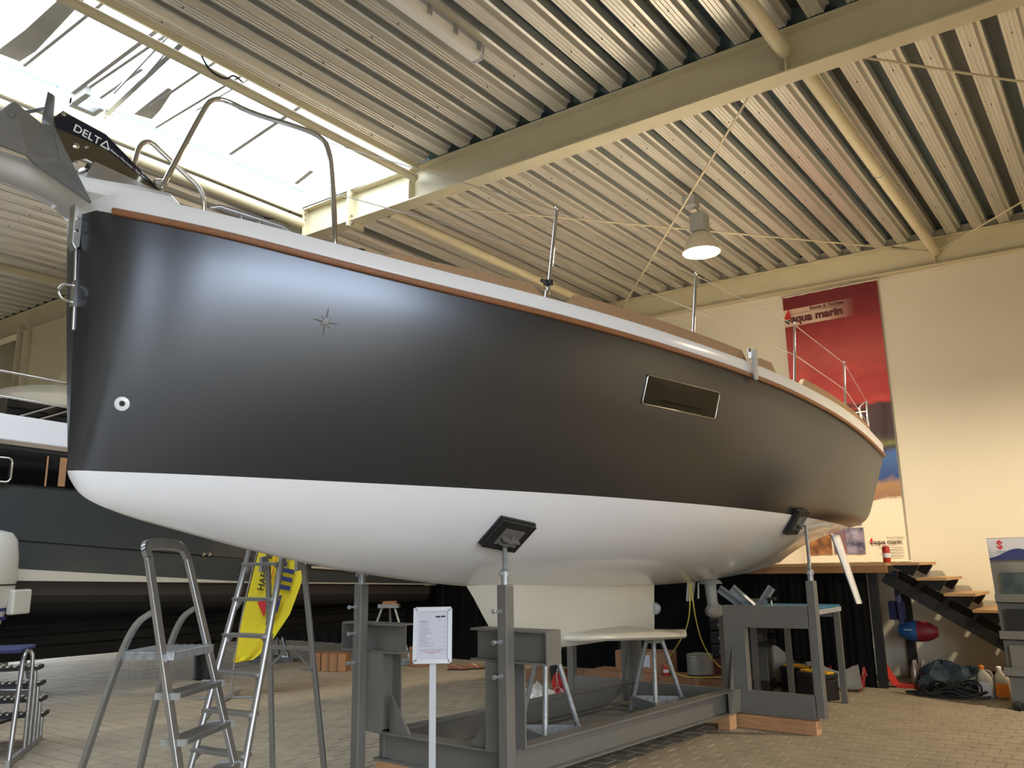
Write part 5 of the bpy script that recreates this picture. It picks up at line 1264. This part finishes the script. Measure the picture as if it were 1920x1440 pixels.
def jug(loc, rot, label, capm, labm):
    t = thing('oil_jug', label, 'jug', loc, rot)
    mb = MB(); rows = []
    for z, hx, hy, cy in [(0, .055, .075, 0), (.01, .062, .085, 0), (.19, .062, .085, 0), (.25, .05, .065, .01), (.285, .028, .03, .025), (.30, .024, .024, .03)]:
        rows.append([(hx*math.cos(t)*abs(math.cos(t))**-.4 if abs(math.cos(t)) > 1e-6 else 0, cy+(hy*math.sin(t)*abs(math.sin(t))**-.4 if abs(math.sin(t)) > 1e-6 else 0), z) for t in [2*math.pi*(j+.5)/20 for j in range(20)]])
    mb.grid(rows, True); mb.f += [tuple(range(20)), tuple(range(len(mb.v)-20, len(mb.v)))]; mb.m += [0, 0]
    mb.build('body', mat('oil_jug_grey', (0.34, 0.31, 0.25, 1), .45), t, 50)
    MB().lathe([(.026, .30), (.028, .335), (.02, .345), (.001, .345)], (0, .03, 0), 16).build('cap', capm, t, 40)
    MB().tube(smooth_path([(0, .0, .285), (0, -.05, .29), (0, -.075, .24), (0, -.07, .17)], 2), .012, 8).build('handle', mat('oil_jug_handle', (0.34, 0.31, 0.25, 1), .45), t, 60)
    MB().box(-.0665, -.064, -.065, .065, .03, .17).build('label', labm, t)
    return t
jug((10.92, 1.68, 0), rad(-8), 'grey oil jug with an orange cap standing left of the brochure rack', m_orange, m_paper)
jug((10.90, 1.51, 0), rad(-8), 'grey oil jug with a large orange label standing beside the brochure rack', m_textwhite, m_orange)
mbx = MB(); 
lb = thing('life_bag', 'blue and red equipment bag hanging under the stairs beside the stage', 'bag', (11.62, 2.46, .52))
rows = []
for i in range(9):
    p = i/8; r_ = .15*math.sin(math.pi*min(1, max(.06, p*.92+.04)))**.4
    rows.append([(-.02+r_*.7*math.cos(t), .22-.44*p, .12+r_*.85*math.sin(t)) for t in [2*math.pi*j/16 for j in range(16)]])
b1 = MB(); b1.grid(rows[:5], True); b1.build('blue_half', mat('blue_nylon', (0.02, 0.10, 0.28, 1), .5), lb, 60)
b2 = MB(); b2.grid(rows[4:], True); b2.f.append(tuple(range(len(b2.v)-16, len(b2.v)))); b2.m.append(0); b2.build('red_half', mat('red_nylon', (0.22, 0.01, 0.02, 1), .5), lb, 60)
MB().bar((-.1, .16, .2), (-.05, .2, .85), .06, .02).build('strap', m_darkblue, lb); MB().bar((-.12, .05, .14), (-.12, .14, .14), .004, .03, (1, 0, 0)).build('white_tag', m_textwhite, lb)
MB().box(-.04, .04, .13, .32, .25, .48).build('blue_pouch', m_darkblue, lb, None, .02)

# ------------------------------------------------------------------ brochure rack at the right edge
rk = thing('brochure_rack', 'brochure rack with white and blue header at the right edge', 'brochure rack', (10.3, 1.36, 0), rad(0))
lean = lambda z: .10*(z-.1)*.6
MB().box(-.12, .42, -.72, .0, .0, .06).build('base', m_blackplastic, rk, None, .01)
for y in (-.06, -.66): MB().lathe([(.001, -.02), (.04, -.02), (.045, 0), (.04, .02), (.001, .02)], (-.10, y, .045), 16, (0, 1, 0)).build('castor', m_rub, rk, 40)
m_rackgrey = mat('rack_grey', (0.19, 0.185, 0.165, 1), .4)
MB().add([(0, -.72, .06), (0, 0, .06), (.09, .06, 1.72), (.09, -.72, 1.72), (.03, -.72, .06), (.03, 0, .06), (.12, .06, 1.72), (.12, -.72, 1.72)], [(0,1,2,3), (4,5,6,7), (0,1,5,4), (1,2,6,5), (2,3,7,6), (3,0,4,7)]).build('panel', m_rackgrey, rk)
hz = lambda z: .09*(z-.06)/1.66-.006
MB().add([(hz(1.49), -.72, 1.49), (hz(1.49), .05, 1.49), (hz(1.715), .06, 1.715), (hz(1.715), -.72, 1.715)], [(0, 1, 2, 3)]).build('header', m_paper, rk)
wv = MB(); rows = [[(hz(1.49)-.002, .05-.77*i/20, 1.49) for i in range(21)], [(hz(1.56)-.002, .052-.77*i/20, 1.56+.045*math.sin(i*.45-1.6)) for i in range(21)]]
wv.grid(rows).build('blue_wave', m_navy, rk)
# red folded-ribbon emblem
e_ = [(.0, .045), (.05, .012), (.018, -.010), (.05, -.045), (.0, -.012), (-.05, .012)]
em = MB(); em.add([(hz(1.66)-.004, -.06-(x)*.7, 1.655+z) for x, z in [(-.045, .012), (.0, .045), (.045, .015), (.022, .002), (0, .018), (-.012, .010), (.045, -.030), (.0, -.062), (-.045, -.030), (-.022, -.018), (0, -.034), (.012, -.026)]], [(0, 1, 2, 3, 4, 5), (5, 0, 11, 6), (6, 7, 8, 9, 10, 11)]); em.build('red_emblem', m_redprint, rk)
text('lettering', 'SUZUKI', m_textblack, rk, (hz(1.57)-.005, -.025, 1.568), rgt, upz, .026, .0003)
for k, z in enumerate((1.05, .68, .32)):
    pk = MB(); pk.box(hz(z)-.09, hz(z)-.085, -.70, .035, z, z+.09).box(hz(z)-.09, hz(z), -.70, .035, z, z+.008); pk.build('clear_pocket', m_rackgrey, rk)
    for j in range(2):
        MB().box(hz(z)-.06-.012*j, hz(z)-.052-.012*j, -.62, -.04, z+.01, z+.31).build('brochure', [mat('dark_brochure', (0.03, 0.05, 0.07, 1), .3, col2=(0.10, 0.13, 0.12, 1), scale=6), m_blackplastic, m_rackgrey][k], rk)
